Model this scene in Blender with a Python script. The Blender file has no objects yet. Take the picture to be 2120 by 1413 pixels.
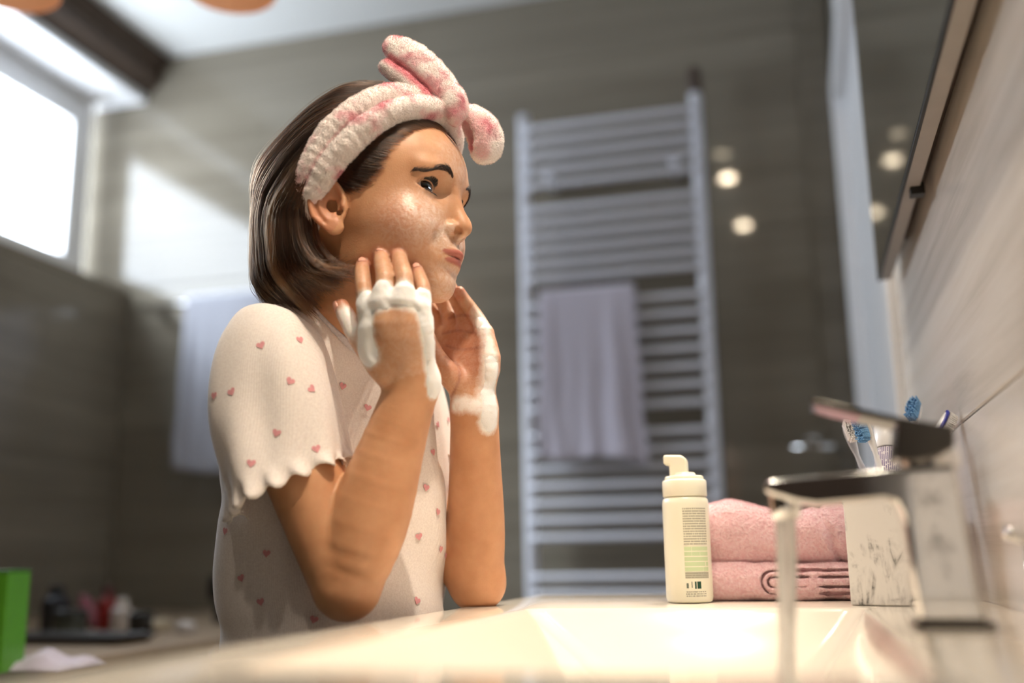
import bpy, bmesh, math, random
import numpy as np
from mathutils import Vector, Matrix

S = bpy.context.scene
COL = S.collection
RNG = np.random.default_rng(7)
random.seed(7)

# ------------------------------------------------------------------ camera
F_PX, CX, CY = 2135.0, 1060.0, 706.5
YAW, PITCH, ROLL = math.radians(15.5), math.radians(11.75), math.radians(0.9)
CAM = np.array([0.0, 0.0, 0.899])
_f = np.array([-math.sin(YAW)*math.cos(PITCH), math.cos(YAW)*math.cos(PITCH), math.sin(PITCH)])
_r = np.array([math.cos(YAW), math.sin(YAW), 0.0]); _u = np.cross(_r, _f)
CR = _r*math.cos(ROLL) - _u*math.sin(ROLL); CU = _r*math.sin(ROLL) + _u*math.cos(ROLL); CF = _f
cd = bpy.data.cameras.new('camera'); cam = bpy.data.objects.new('camera', cd); COL.objects.link(cam)
cam.matrix_world = Matrix(((CR[0], CU[0], -CF[0], CAM[0]), (CR[1], CU[1], -CF[1], CAM[1]), (CR[2], CU[2], -CF[2], CAM[2]), (0, 0, 0, 1)))
cd.sensor_width = 36.0; cd.lens = F_PX/2120*36.0; cd.clip_start = 0.01; cd.clip_end = 60
cd.dof.use_dof = True; cd.dof.focus_distance = 0.99; cd.dof.aperture_fstop = 1.7
S.camera = cam

def U(px, py, depth):                       # photo pixel + distance along the lens axis -> point in the room
    return CAM + depth*(CF + (px-CX)/F_PX*CR + (CY-py)/F_PX*CU)

# ------------------------------------------------------------------ light
S.view_settings.view_transform = 'Standard'; S.view_settings.look = 'None'
S.view_settings.gamma = 1.0; S.view_settings.exposure = 0.3; S.view_settings.use_curve_mapping = False
W = bpy.data.worlds.new('sky'); S.world = W; W.use_nodes = True
_bg = W.node_tree.nodes['Background']; _bg.inputs[0].default_value = (0.78, 0.88, 1.0, 1); _bg.inputs[1].default_value = 15.0

def lamp(name, kind, loc, energy, color, target=None, **kw):
    d = bpy.data.lights.new(name, kind); d.energy = energy; d.color = color
    for k, v in kw.items(): setattr(d, k, v)
    o = bpy.data.objects.new(name, d); COL.objects.link(o); o.location = loc
    if target is not None:
        o.rotation_euler = (Vector(target)-Vector(loc)).to_track_quat('-Z', 'Y').to_euler()
    return o
# hazy sun that reaches the back wall through the high window
lamp('sun', 'SUN', (-6, 1, 5), 4.0, (0.80, 0.90, 1.0), target=(-5.0, 1.46, 4.22), angle=math.radians(20))
# daylight portal in the window opening
_p = lamp('window_portal', 'AREA', (-2.33, 2.05, 2.12), 1.0, (1, 1, 1), target=(-1.0, 2.05, 2.12), shape='RECTANGLE', size=1.5, size_y=0.56)
_p.data.cycles.is_portal = True
# warm recessed ceiling spots above the washstand (their housings are built with the ceiling)
SPOTS = [(-0.24, 1.09), (-0.21, 0.33), (-0.24, 1.40), (-0.20, -0.42)]
SPOT_W = [28, 19, 8, 24]
for (sx, sy), sw in zip(SPOTS, SPOT_W):
    lamp('ceiling_spot_light', 'SPOT', (sx, sy, 2.60), sw, (1.0, 0.86, 0.70), target=(sx, sy, 0), spot_size=math.radians(95), spot_blend=0.7, shadow_soft_size=0.03)

# two added, unseen fill lamps above the mirror, to light the girl's front
FILL_LAMPS = [((0.075, 1.42, 2.44), (-.36, .90, 1.18), 85), ((0.075, 0.30, 2.44), (-.42, .88, 1.06), 70)]
for ml, mt, mw in FILL_LAMPS:
    lamp('added_fill_light', 'SPOT', ml, mw, (1.0, 0.84, 0.66), target=mt, spot_size=math.radians(40), spot_blend=0.8, shadow_soft_size=0.022)

# ------------------------------------------------------------------ helpers
def link(o, parent=None):
    COL.objects.link(o)
    if parent is not None: o.parent = parent
    return o
def tag(o, label=None, cat=None, group=None, kind=None):
    if label: o['label'] = label
    if cat: o['category'] = cat
    if group: o['group'] = group
    if kind: o['kind'] = kind
    return o
def empty(name, loc, rz=0.0):
    o = bpy.data.objects.new(name, None); o.location = loc; o.rotation_euler = (0, 0, rz); o.empty_display_size = .02
    return link(o)
def mesh_obj(name, verts, faces, m=None, parent=None, smooth=False):
    me = bpy.data.meshes.new(name); me.from_pydata([tuple(map(float, v)) for v in verts], [], [tuple(map(int, f)) for f in faces]); me.update()
    if m: me.materials.append(m)
    if smooth: me.shade_smooth()
    return link(bpy.data.objects.new(name, me), parent)
def mods(o, bevel=0, seg=3, subsurf=0, solid=0, angle=35):
    if solid:
        d = o.modifiers.new('Solidify', 'SOLIDIFY'); d.thickness = solid; d.offset = 0
    if bevel:
        b = o.modifiers.new('Bevel', 'BEVEL'); b.width = bevel; b.segments = seg; b.limit_method = 'ANGLE'; b.angle_limit = math.radians(angle)
        o.data.shade_smooth()
        b.harden_normals = True
    if subsurf:
        s = o.modifiers.new('Subdivision', 'SUBSURF'); s.levels = subsurf; s.render_levels = subsurf
    return o
BOXF = [(0, 3, 2, 1), (4, 5, 6, 7), (0, 1, 5, 4), (1, 2, 6, 5), (2, 3, 7, 6), (3, 0, 4, 7)]
def box(name, lo, hi, m, parent=None, bevel=0, seg=2):
    (a, b, c), (d, e, f) = lo, hi
    v = [(a, b, c), (d, b, c), (d, e, c), (a, e, c), (a, b, f), (d, b, f), (d, e, f), (a, e, f)]
    o = mesh_obj(name, v, BOXF, m, parent)
    if bevel: mods(o, bevel, seg)
    return o
def prism(name, poly, axis, t0, t1, m, parent=None, bevel=0, seg=3):
    """poly: list of 2D points; axis 1 -> (x,z) extruded along y, axis 2 -> (x,y) along z, axis 0 -> (y,z) along x"""
    n = len(poly)
    def pt(p, t): return {0: (t, p[0], p[1]), 1: (p[0], t, p[1]), 2: (p[0], p[1], t)}[axis]
    v = [pt(p, t0) for p in poly]+[pt(p, t1) for p in poly]
    f = [tuple(range(n)), tuple(range(2*n-1, n-1, -1))]+[(i, i+n, (i+1) % n+n, (i+1) % n) for i in range(n)]
    o = mesh_obj(name, v, f, m, parent)
    bm = bmesh.new(); bm.from_mesh(o.data); bmesh.ops.recalc_face_normals(bm, faces=bm.faces); bm.to_mesh(o.data); bm.free()
    if bevel: mods(o, bevel, seg)
    return o
def lathe(name, prof, m, parent=None, n=40, loc=(0, 0, 0), smooth=True, caps=True):
    v, f = [], []
    for r, z in prof:
        for i in range(n):
            a = 2*math.pi*i/n; v.append((loc[0]+r*math.cos(a), loc[1]+r*math.sin(a), loc[2]+z))
    for k in range(len(prof)-1):
        for i in range(n):
            j = (i+1) % n; f.append((k*n+i, k*n+j, (k+1)*n+j, (k+1)*n+i))
    if caps:
        f.append(tuple(range(n-1, -1, -1))); f.append(tuple((len(prof)-1)*n+i for i in range(n)))
    o = mesh_obj(name, v, f, m, parent, smooth)
    if smooth:
        e = o.modifiers.new('Edges', 'EDGE_SPLIT'); e.split_angle = math.radians(40)
    return o
def frames(P):
    P = np.asarray(P, float); T = np.gradient(P, axis=0); T /= np.linalg.norm(T, axis=1)[:, None]+1e-12
    up = np.array([0, 0, 1.0]) if abs(T[0][2]) < .9 else np.array([1.0, 0, 0])
    N = []; n = np.cross(T[0], up); n /= np.linalg.norm(n)
    for t in T:
        n = n-t*(n@t); n /= np.linalg.norm(n)+1e-12; N.append(n.copy())
    N = np.array(N); return T, N, np.cross(T, N)
def tube(name, P, R, m, parent=None, n=12, flat=None, caps=True, smooth=True):
    """tube along points P with radius R (scalar or list); flat scales the second cross axis"""
    P = np.asarray(P, float); R = np.broadcast_to(np.asarray(R, float), (len(P),)); T, N, B = frames(P)
    fl = np.broadcast_to(np.asarray(1.0 if flat is None else flat, float), (len(P),))
    a = np.linspace(0, 2*np.pi, n, endpoint=False); v = []
    for k in range(len(P)):
        for t in a: v.append(P[k]+R[k]*(math.cos(t)*N[k]+fl[k]*math.sin(t)*B[k]))
    f = [(k*n+i, k*n+(i+1) % n, (k+1)*n+(i+1) % n, (k+1)*n+i) for k in range(len(P)-1) for i in range(n)]
    if caps: f += [tuple(range(n-1, -1, -1)), tuple((len(P)-1)*n+i for i in range(n))]
    o = mesh_obj(name, v, f, m, parent, smooth)
    bm = bmesh.new(); bm.from_mesh(o.data); bmesh.ops.recalc_face_normals(bm, faces=bm.faces); bm.to_mesh(o.data); bm.free()
    return o
def spline(K, n):
    """Catmull-Rom through control rows K, n samples"""
    K = np.asarray(K, float); E = np.vstack([2*K[0]-K[1], K, 2*K[-1]-K[-2]]); t = np.linspace(0, len(K)-1-1e-9, n); out = []
    for s in t:
        i = int(s); u = s-i; a, b, c, d = E[i], E[i+1], E[i+2], E[i+3]
        out.append(.5*((2*b)+(-a+c)*u+(2*a-5*b+4*c-d)*u*u+(-a+3*b-3*c+d)*u**3))
    return np.array(out)

# ---- materials
def srgb(h):
    c = [int(h[i:i+2], 16)/255 for i in (0, 2, 4)]
    return tuple(x/12.92 if x <= .04045 else ((x+.055)/1.055)**2.4 for x in c)+(1.0,)
class NT:
    def __init__(s, name):
        s.m = bpy.data.materials.new(name); s.m.use_nodes = True; s.t = s.m.node_tree; s.b = s.t.nodes['Principled BSDF']
    def n(s, typ, **kw):
        o = s.t.nodes.new(typ)
        for k, v in kw.items(): setattr(o, k, v)
        return o
    def l(s, a, b): s.t.links.new(a, b)
    def set(s, **kw):
        for k, v in kw.items(): s.b.inputs[k.replace('_', ' ')].default_value = v
        return s
    def coord(s, kind='Object', scale=(1, 1, 1), rot=(0, 0, 0)):
        c = s.n('ShaderNodeTexCoord'); mp = s.n('ShaderNodeMapping'); mp.inputs['Scale'].default_value = scale; mp.inputs['Rotation'].default_value = rot
        s.l(c.outputs[kind], mp.inputs[0]); return mp.outputs[0]
    def pos(s, scale=(1, 1, 1), rot=(0, 0, 0)):
        g = s.n('ShaderNodeNewGeometry'); mp = s.n('ShaderNodeMapping'); mp.inputs['Scale'].default_value = scale; mp.inputs['Rotation'].default_value = rot
        s.l(g.outputs['Position'], mp.inputs[0]); return mp.outputs[0]
    def noise(s, vec, scale=5, detail=4, rough=.5, dist=0):
        o = s.n('ShaderNodeTexNoise'); s.l(vec, o.inputs['Vector']); o.inputs['Scale'].default_value = scale; o.inputs['Detail'].default_value = detail
        o.inputs['Roughness'].default_value = rough; o.inputs['Distortion'].default_value = dist; return o.outputs['Fac']
    def ramp(s, fac, stops, interp='LINEAR'):
        r = s.n('ShaderNodeValToRGB'); s.l(fac, r.inputs[0]); r.color_ramp.interpolation = interp; e = r.color_ramp.elements
        while len(e) < len(stops): e.new(.5)
        for i, (p, c) in enumerate(stops): e[i].position = p; e[i].color = c if len(c) == 4 else tuple(c)+(1,)
        return r.outputs[0]
    def mix(s, fac, a, b, blend='MIX'):
        o = s.n('ShaderNodeMix', data_type='RGBA', blend_type=blend)
        for sock, v in ((o.inputs['Factor'], fac), (o.inputs[6], a), (o.inputs[7], b)):
            if hasattr(v, 'is_linked'): s.l(v, sock)
            else: sock.default_value = v
        return o.outputs[2]
    def math(s, op, a, b=0.0, clamp=False):
        o = s.n('ShaderNodeMath', operation=op); o.use_clamp = clamp
        for sock, v in ((o.inputs[0], a), (o.inputs[1], b)):
            if hasattr(v, 'is_linked'): s.l(v, sock)
            else: sock.default_value = v
        return o.outputs[0]
    def attr(s, name, out='Fac'):
        a = s.n('ShaderNodeAttribute', attribute_name=name); return a.outputs[out]
    def color(s, v): s.l(v, s.b.inputs['Base Color']) if hasattr(v, 'is_linked') else setattr(s.b.inputs['Base Color'], 'default_value', v); return s
    def bump(s, h, strength=.2, dist=.01):
        o = s.n('ShaderNodeBump'); o.inputs['Strength'].default_value = strength; o.inputs['Distance'].default_value = dist
        s.l(h, o.inputs['Height']); s.l(o.outputs[0], s.b.inputs['Normal']); return s
def plain(name, col, rough=.5, metal=0.0, spec=.5, var=.06, vscale=40, bump=0, **kw):
    """simple material with a little procedural variation"""
    M = NT(name); M.set(Roughness=rough, Metallic=metal, **{'Specular_IOR_Level': spec}, **kw)
    nz = M.noise(M.coord('Object'), vscale, 3)
    a = tuple(c*(1-var) for c in col[:3])+(1,); b = tuple(min(1, c*(1+var)) for c in col[:3])+(1,)
    M.color(M.ramp(nz, [(.3, a), (.7, b)]))
    if bump: M.bump(nz, bump, .002)
    return M.m
# ================================================================== the room
def tile_mat(name, c0, c1, c2, axis, rough):
    """ceramic tile with fine grain running along one axis"""
    M = NT(name); s = [34.0, 34.0, 34.0]; s[axis] = 1.3
    oi = M.n('ShaderNodeObjectInfo'); g = M.n('ShaderNodeNewGeometry'); ad = M.n('ShaderNodeVectorMath', operation='ADD')
    cx = M.n('ShaderNodeCombineXYZ'); M.l(M.math('MULTIPLY', oi.outputs['Random'], 40.0), cx.inputs[axis])
    M.l(g.outputs['Position'], ad.inputs[0]); M.l(cx.outputs[0], ad.inputs[1])
    mp = M.n('ShaderNodeMapping'); mp.inputs['Scale'].default_value = s; M.l(ad.outputs[0], mp.inputs[0])
    n1 = M.noise(mp.outputs[0], 1.0, 6, .62, .6)
    mp2 = M.n('ShaderNodeMapping'); mp2.inputs['Scale'].default_value = [q*.22 for q in s]; M.l(ad.outputs[0], mp2.inputs[0])
    n2 = M.noise(mp2.outputs[0], 1.0, 3, .5, 1.2)
    col = M.ramp(M.math('ADD', M.math('MULTIPLY', n1, .55), M.math('MULTIPLY', n2, .45)), [(.36, c0), (.5, c1), (.64, c2)])
    M.color(col); M.set(Roughness=rough, Specular_IOR_Level=.45); M.bump(n1, .008, .001)
    return M.m
M_backtile = tile_mat('taupe_tile', srgb('756d5f'), srgb('80786a'), srgb('8b8374'), 0, .045)
M_lefttile = tile_mat('taupe_side_tile', srgb('756d5f'), srgb('80786a'), srgb('8b8374'), 1, .16)
M_righttile = tile_mat('pale_wood_grain_tile', srgb('cfc7bc'), srgb('e6dfd6'), srgb('f1ece5'), 1, .2)
M_grout = plain('grout', srgb('7a7366'), .9)
M_ceil = plain('ceiling_paint', srgb('d9d9d6'), .9, var=.02)
M_white = plain('white_lacquer', srgb('e9e9ea'), .35, var=.02)
M_brown = plain('dark_brown_wood', srgb('4a3b30'), .6, var=.15)
M_floor = tile_mat('floor_tile', srgb('5b5449'), srgb('6d665a'), srgb('7a7366'), 0, .3)

XL, XR, YB, YF, ZC = -2.15, 0.16, 2.90, -1.30, 2.63
def wall(name, lo, hi, m): return tag(box(name, lo, hi, m), kind='structure')
wall('floor', (XL-.3, YF-.1, -.06), (1.2, YB+.1, 0), M_floor)
wall('ceiling', (XL-.3, YF-.1, ZC), (1.2, YB+.1, ZC+.08), M_ceil)
wb = wall('wall_back', (XL-.3, YB+.012, 0), (1.2, YB+.12, ZC), M_grout)
wr = wall('wall_right', (XR+.012, YF, 0), (XR+.14, 1.66, ZC), M_grout)
wall('wall_right_beyond', (XR+.012, 2.74, 0), (XR+.14, YB+.012, ZC), M_grout)
wall('wall_right_above_door', (XR+.012, 1.66, 2.12), (XR+.14, 2.74, ZC), M_white)
wall('wall_front', (XL-.3, YF-.12, 0), (1.2, YF, ZC), M_brown)
# left wall: solid below the high window, thinner above it
wl = wall('wall_left', (XL-.30, YF, 0), (XL-.012, YB+.012, 1.785), M_grout)
wall('wall_left_lintel', (XL-.30, YF, 2.47), (XL+.03, YB+.012, ZC), M_white)
wall('wall_left_near', (XL-.30, YF, 1.785), (XL-.0, 1.32, 2.47), M_lefttile)
box_s = wall('wall_left_sill', (XL-.16, 1.32, 1.78), (XL+.004, YB, 1.80), M_lefttile)
def tiles(parent, axis, plane, u0, u1, z0, z1, w, h, m, uoff=0.0, t=.012, face=1):
    """grid of bevelled tiles: axis 0 -> wall normal x, axis 1 -> wall normal y"""
    g = .0008; cache = {}
    zs = np.arange(z0, z1-1e-6, h)
    for r, z in enumerate(zs):
        ze = min(z+h, z1); us = sorted({u0, u1} | {u for u in np.arange(u0-w+((uoff*r) % w), u1, w) if u0 < u < u1})
        for a, b in zip(us[:-1], us[1:]):
            key = (round(b-a, 3), round(ze-z, 3))
            if key not in cache:
                hw, hh = (b-a)/2-g, (ze-z)/2-g; bv = .0015
                v = [(-hw, 0, -hh), (hw, 0, -hh), (hw, 0, hh), (-hw, 0, hh), (-hw, t-bv, -hh), (hw, t-bv, -hh), (hw, t-bv, hh), (-hw, t-bv, hh),
                     (-hw+bv, t, -hh+bv), (hw-bv, t, -hh+bv), (hw-bv, t, hh-bv), (-hw+bv, t, hh-bv)]
                fs = [(0, 1, 5, 4), (1, 2, 6, 5), (2, 3, 7, 6), (3, 0, 4, 7), (4, 5, 9, 8), (5, 6, 10, 9), (6, 7, 11, 10), (7, 4, 8, 11), (8, 9, 10, 11)]
                if axis == 0: v = [(face*y, x, zz) for x, y, zz in v]
                else: v = [(x, face*y, zz) for x, y, zz in v]
                me = bpy.data.meshes.new('tile'); me.from_pydata(v, [], fs)
                bm = bmesh.new(); bm.from_mesh(me); bmesh.ops.recalc_face_normals(bm, faces=bm.faces)
                cen = max(bm.faces, key=lambda q: abs(q.calc_center_median()[axis]))
                if cen.normal[axis]*face < 0: bmesh.ops.reverse_faces(bm, faces=bm.faces)
                bm.to_mesh(me); bm.free(); me.materials.append(m); cache[key] = me
            o = bpy.data.objects.new('tile', cache[key]); c = (a+b)/2
            o.location = (plane, c, (z+ze)/2) if axis == 0 else (c, plane, (z+ze)/2)
            link(o, parent)
tiles(wb, 1, YB+.012, XL-.18, XR-.002, 0.0, ZC, 1.2, .60, M_backtile, .0, face=-1)
tiles(wl, 0, XL-.012, YF, YB-.002, 0.0, 1.78, 1.2, .60, M_lefttile, .0, face=1)
tiles(wr, 0, XR+.012, YF, 1.655, 0.125, ZC, 3.2, .30, M_righttile, .0, face=-1)

# dark timber cornice where the window wall meets the ceiling
tag(prism('trim_1', [(XL+.03, 2.50), (XL+.085, 2.53), (XL+.085, 2.575), (XL+.115, 2.60), (XL+.115, ZC), (XL+.03, ZC)], 1, YF, YB-.001, M_brown), kind='structure')

# window: fixed outer frame, sash and pane set back in the niche
win = empty('window_1', (-2.33, 2.05, 1.80)); tag(win, kind='structure')
wx, y0, y1, z0, z1 = -2.33, 1.34, 2.86, 1.80, 2.47
def wbox(name, lo, hi, par=win, b=.004):
    o = box(name, lo, hi, M_white, None, b); o.parent = par; o.matrix_parent_inverse = Matrix.Translation(par.location).inverted(); return o
fo = wbox('window_frame', (wx-.03, y0, z0), (wx+.03, y0+.065, z1)); wbox('window_frame', (wx-.03, y1-.065, z0), (wx+.03, y1, z1))
wbox('window_frame', (wx-.03, y0+.065, z0), (wx+.03, y1-.065, z0+.06)); wbox('window_frame', (wx-.03, y0+.065, z1-.07), (wx+.03, y1-.065, z1))
for ya, yb in ((y0+.065, y1-.065),):
    za, zb = z0+.06, z1-.07; q = .055
    wbox('sash', (wx-.012, ya, za), (wx+.045, ya+q, zb)); wbox('sash', (wx-.012, yb-q, za), (wx+.045, yb, zb))
    wbox('sash', (wx-.012, ya+q, za), (wx+.045, yb-q, za+.035)); wbox('sash', (wx-.012, ya+q, zb-.04), (wx+.045, yb-q, zb))
G = NT('window_glass'); tr = G.n('ShaderNodeBsdfTransparent'); gl = G.n('ShaderNodeBsdfGlossy'); gl.inputs['Roughness'].default_value = .02
fr = G.n('ShaderNodeFresnel'); mx = G.n('ShaderNodeMixShader'); G.l(fr.outputs[0], mx.inputs[0]); G.l(tr.outputs[0], mx.inputs[1]); G.l(gl.outputs[0], mx.inputs[2])
G.l(mx.outputs[0], G.t.nodes['Material Output'].inputs[0])
pane = mesh_obj('pane', [(wx+.01, y0+.07, z0+.07), (wx+.01, y1-.07, z0+.07), (wx+.01, y1-.07, z1-.08), (wx+.01, y0+.07, z1-.08)], [(0, 1, 2, 3)], G.m)
pane.parent = win; pane.matrix_parent_inverse = Matrix.Translation(win.location).inverted()

# white door with casing in the right wall, beyond the mirror
dr = tag(box('door_1', (XR+.02, 1.75, .005), (XR+.06, 2.66, 2.05), M_white, None, .003), kind='structure')
tag(prism('trim_2', [(1.655, 0), (1.655, 2.13), (2.745, 2.13), (2.745, 0), (2.665, 0), (2.665, 2.055), (1.745, 2.055), (1.745, 0)], 0, XR-.014, XR+.14, M_white, None, .003), kind='structure')
for za, zb in ((.15, .95), (1.08, 1.92)):
    box('door_panel', (XR+.012, 1.88, za), (XR+.021, 2.53, zb), M_white, dr, .004)

# recessed spots in the ceiling
M_spotring = plain('spot_ring', srgb('cfc8bd'), .3, .9)
E_ = NT('spot_lens'); E_.set(Emission_Strength=200.0, Emission_Color=(1, .82, .58, 1))
E_dim = NT('dim_spot_lens'); E_dim.set(Emission_Strength=16.0, Emission_Color=(1, .82, .58, 1))
for i, (sx, sy) in enumerate(SPOTS[:3]):
    t = empty('ceiling_spot', (sx, sy, ZC))
    lathe('ring', [(.048, -.0005), (.048, -.005), (.034, -.007), (.031, -.003), (.031, -.0005)], M_spotring, t, 32, caps=False)
    lathe('lens', [(.030, -.004), (.02, -.0045), (.0005, -.005)], E_.m if i < 2 else E_dim.m, t, 32)
    tag(t, ['recessed round warm ceiling spot above the girl', 'recessed round warm ceiling spot above the tap end of the washstand', 'recessed round dim ceiling spot nearest the towel radiator'][i], 'ceiling spot', 'recessed ceiling spots')
# ================================================================== fixtures and things
def onY(px, py, Y):
    v = CF+(px-CX)/F_PX*CR+(CY-py)/F_PX*CU; p = CAM+v*((Y-CAM[1])/v[1]); return (p[0], p[2])
M_ceramic = plain('white_ceramic', srgb('e2d9ca'), .13, var=.012, vscale=8, Coat_Weight=.4, Coat_Roughness=.06)
M_chrome = plain('chrome', (.78, .77, .76, 1), .07, 1.0, var=.01)
M_darkchrome = plain('dark_chrome', (.15, .14, .13, 1), .10, 1.0, var=.02)
M_cabwood = plain('vanity_front', srgb('cfc9bf'), .4, var=.03)
M_black = plain('black_plastic', srgb('14130f'), .4)
ZT = 0.85
# ---- washstand top with the basin sunk into it
def rrect(x0, x1, y0, y1, r, k=9):
    out = []
    for cx, cy, a0 in ((x1-r, y1-r, 0), (x0+r, y1-r, 90), (x0+r, y0+r, 180), (x1-r, y0+r, 270)):
        for i in range(k):
            a = math.radians(a0+90*i/(k-1)); out.append((cx+r*math.cos(a), cy+r*math.sin(a)))
    return out
CX0, CX1, CY0, CY1 = -0.341, XR-.001, -.42, 1.335
BX0, BX1, BY0, BY1 = -0.258, 0.045, 0.44, 0.985
loops = [(rrect(CX0+.03, CX1, CY0+.03, CY1-.03, .004), .79), (rrect(CX0, CX1, CY0, CY1, .006), .795), (rrect(CX0, CX1, CY0, CY1, .008), .842), (rrect(CX0+.0015, CX1, CY0+.0015, CY1-.0015, .008), .846),
         (rrect(CX0+.005, CX1, CY0+.005, CY1-.005, .008), .8493), (rrect(CX0+.010, CX1, CY0+.01, CY1-.01, .008), ZT),
         (rrect(BX0-.004, BX1+.004, BY0-.004, BY1+.004, .022), ZT), (rrect(BX0, BX1, BY0, BY1, .020), .8488), (rrect(BX0+.003, BX1-.003, BY0+.003, BY1-.003, .018), .845),
         (rrect(BX0+.055, BX1-.03, BY0+.05, BY1-.055, .02), .812), (rrect(BX0+.085, BX1-.045, BY0+.08, BY1-.085, .03), .79), (rrect(BX0+.11, BX1-.06, BY0+.11, BY1-.11, .04), .779),
         (rrect(BX0+.13, BX1-.10, BY0+.16, BY1-.16, .04), .775)]
v, f = [], []; n = 36
for lp, z in loops: v += [(x, y, z) for x, y in lp]
for k in range(len(loops)-1):
    f += [(k*n+i, k*n+(i+1) % n, (k+1)*n+(i+1) % n, (k+1)*n+i) for i in range(n)]
f.append(tuple((len(loops)-1)*n+i for i in range(n))); f.append(tuple(range(n-1, -1, -1)))
top = mesh_obj('washstand_top', v, f, M_ceramic, None, True)
e = top.modifiers.new('Edges', 'EDGE_SPLIT'); e.split_angle = math.radians(50)
lathe('drain', [(.0, .006), (.018, .006), (.026, .004), (.028, 0)], M_chrome, top, 32, loc=(-.10, .71, .7752), caps=False)
tag(top, 'cream white ceramic washstand top with a sunken basin under the tap', 'washstand top')
# ---- vanity cabinet under it
cab = empty('vanity_cabinet', (-.09, .45, 0)); tag(cab, 'pale vanity cabinet below the washstand top', 'cabinet')
def child(o, par):
    o.parent = par; o.matrix_parent_inverse = par.matrix_basis.inverted(); return o
for nm, lo, hi in (('side_panel', (CX0+.05, CY0+.03, .10), (XR-.003, CY0+.048, .788)), ('side_panel', (CX0+.05, CY1-.048, .10), (XR-.003, CY1-.03, .788)), ('bottom_panel', (CX0+.05, CY0+.049, .10), (XR-.003, CY1-.049, .118)), ('back_panel', (XR-.012, CY0+.049, .119), (XR-.003, CY1-.049, .788))):
    child(box(nm, lo, hi, M_cabwood, None, .002), cab)
for i in range(3):
    a = CY0+.04+i*.563
    d_ = child(box('door', (CX0+.03, a, .12), (CX0+.049, a+.556, .78), M_cabwood, None, .002), cab)
    d_2 = box('handle', (CX0+.012, a+.2, .735), (CX0+.0295, a+.35, .745), M_darkchrome, None, .002); d_2.parent = d_
    
# ---- tap
TY0, TY1 = .722, .768
tap = empty('basin_tap', (.115, .745, ZT)); tag(tap, 'square chrome single lever tap with water running from its spout', 'tap')
prof = [onY(*q, TY0) for q in [(1583, 1000), (1592, 991), (1700, 981), (1850, 968), (1979, 958), (2002, 1080), (2030, 1230), (2048, 1300), (1908, 1300), (1893, 1215), (1876, 1100), (1868, 1062), (1855, 1040), (1830, 1034), (1760, 1040), (1690, 1046), (1650, 1040), (1610, 1028), (1588, 1020), (1581, 1012)]]
bz = min(p[1] for p in prof); prof = [(x, max(z, ZT+.004) if z < bz+.002 else z) for x, z in prof]
child(prism('body', prof, 1, TY0, TY1, M_chrome, None, .003, 3), tap)
bx = [p[0] for p in prof if p[1] < ZT+.02]
child(box('base', (min(bx)-.004, TY0-.003, ZT+.0003), (max(bx)+.004, TY1+.003, ZT+.0045), M_darkchrome, None, .001), tap)
cxx = onY(1925, 960, .745)
child(lathe('cartridge', [(.0195, 0), (.0195, .012), (.017, .016)], M_chrome, None, 32, loc=(cxx[0], .745, cxx[1]-.003)), tap)
hp = [onY(*q, TY0) for q in [(1681, 823), (1770, 842), (1857, 862), (1972, 882), (1976, 905), (1975, 926), (1930, 948), (1885, 955), (1852, 948), (1856, 905), (1858, 876), (1770, 858), (1683, 838), (1677, 830)]]
child(prism('lever', hp, 1, TY0-.001, TY1+.001, M_darkchrome, None, .003, 3), tap)
ax_, az = onY(1625, 1032, .745)
child(lathe('aerator', [(.0105, .010), (.0105, .0), (.0098, -.006), (.0085, -.008)], M_chrome, None, 28, loc=(ax_, .745, az-.006)), tap)
rx = child(tube('pull_rod', [(.148, .80, ZT+.0), (.148, .80, ZT+.052)], .0028, M_chrome, None, 10), tap)
kx = tube('pull_knob', [(.133, .795, ZT+.060), (.137, .796, ZT+.059), (.153, .801, ZT+.055), (.156, .802, ZT+.054)], [.004, .0055, .0055, .004], M_chrome, None, 14); child(kx, tap)
# ---- running water
Wm = NT('water'); Wm.set(Roughness=.12, IOR=1.33, Transmission_Weight=.38, Base_Color=(.95, .95, .94, 1))
Wm.bump(Wm.noise(Wm.coord('Object', (160, 160, 14)), 1, 3), .3, .002)
wp = [(ax_-.0005-.010*t**1.4, .745, az-.013-t*(az-.013-.778)) for t in np.linspace(0, 1, 24)]
wrad = [.0085+.0018*math.sin(t*9)*t-.0012*t for t in np.linspace(0, 1, 24)]
tag(tube('water_stream', wp, wrad, Wm.m, None, 20, flat=.8), 'clear water stream falling from the tap spout into the basin', 'water')

# ---- foam dispenser bottle
M_cream = plain('cream_plastic', srgb('f3f0dc'), .32, var=.01, Subsurface_Weight=.15, Subsurface_Radius=(.01, .01, .006))
bp = np.array([-.118, 1.085, ZT])
bot = empty('foam_bottle', tuple(bp)); tag(bot, 'cream white foam pump bottle with green printed label beside pink towel', 'bottle')
R_ = .0235
lathe('bottle_body', [(.0, .0006), (.0205, .0006), (.0226, .002), (.0236, .006), (.0236, .098), (.0228, .1035), (.0205, .106), (.0, .106)], M_cream, bot, 48)
lathe('collar', [(.0222, .1062), (.0226, .107), (.0226, .1215), (.0216, .1232), (.0200, .1238), (.0198, .1262), (.0186, .1275), (.0125, .1282), (.0108, .131)], M_cream, bot, 48)
pn = [onY(*q, bp[1]-.008) for q in [(1372, 941), (1408, 941), (1417, 945), (1421, 953), (1425, 1003), (1386, 1003), (1385, 963), (1373, 961)]]
o = prism('pump_head', [(x-bp[0], z-bp[2]) for x, z in pn], 1, -.0085, .0085, M_cream, bot, .0028, 4)
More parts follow.
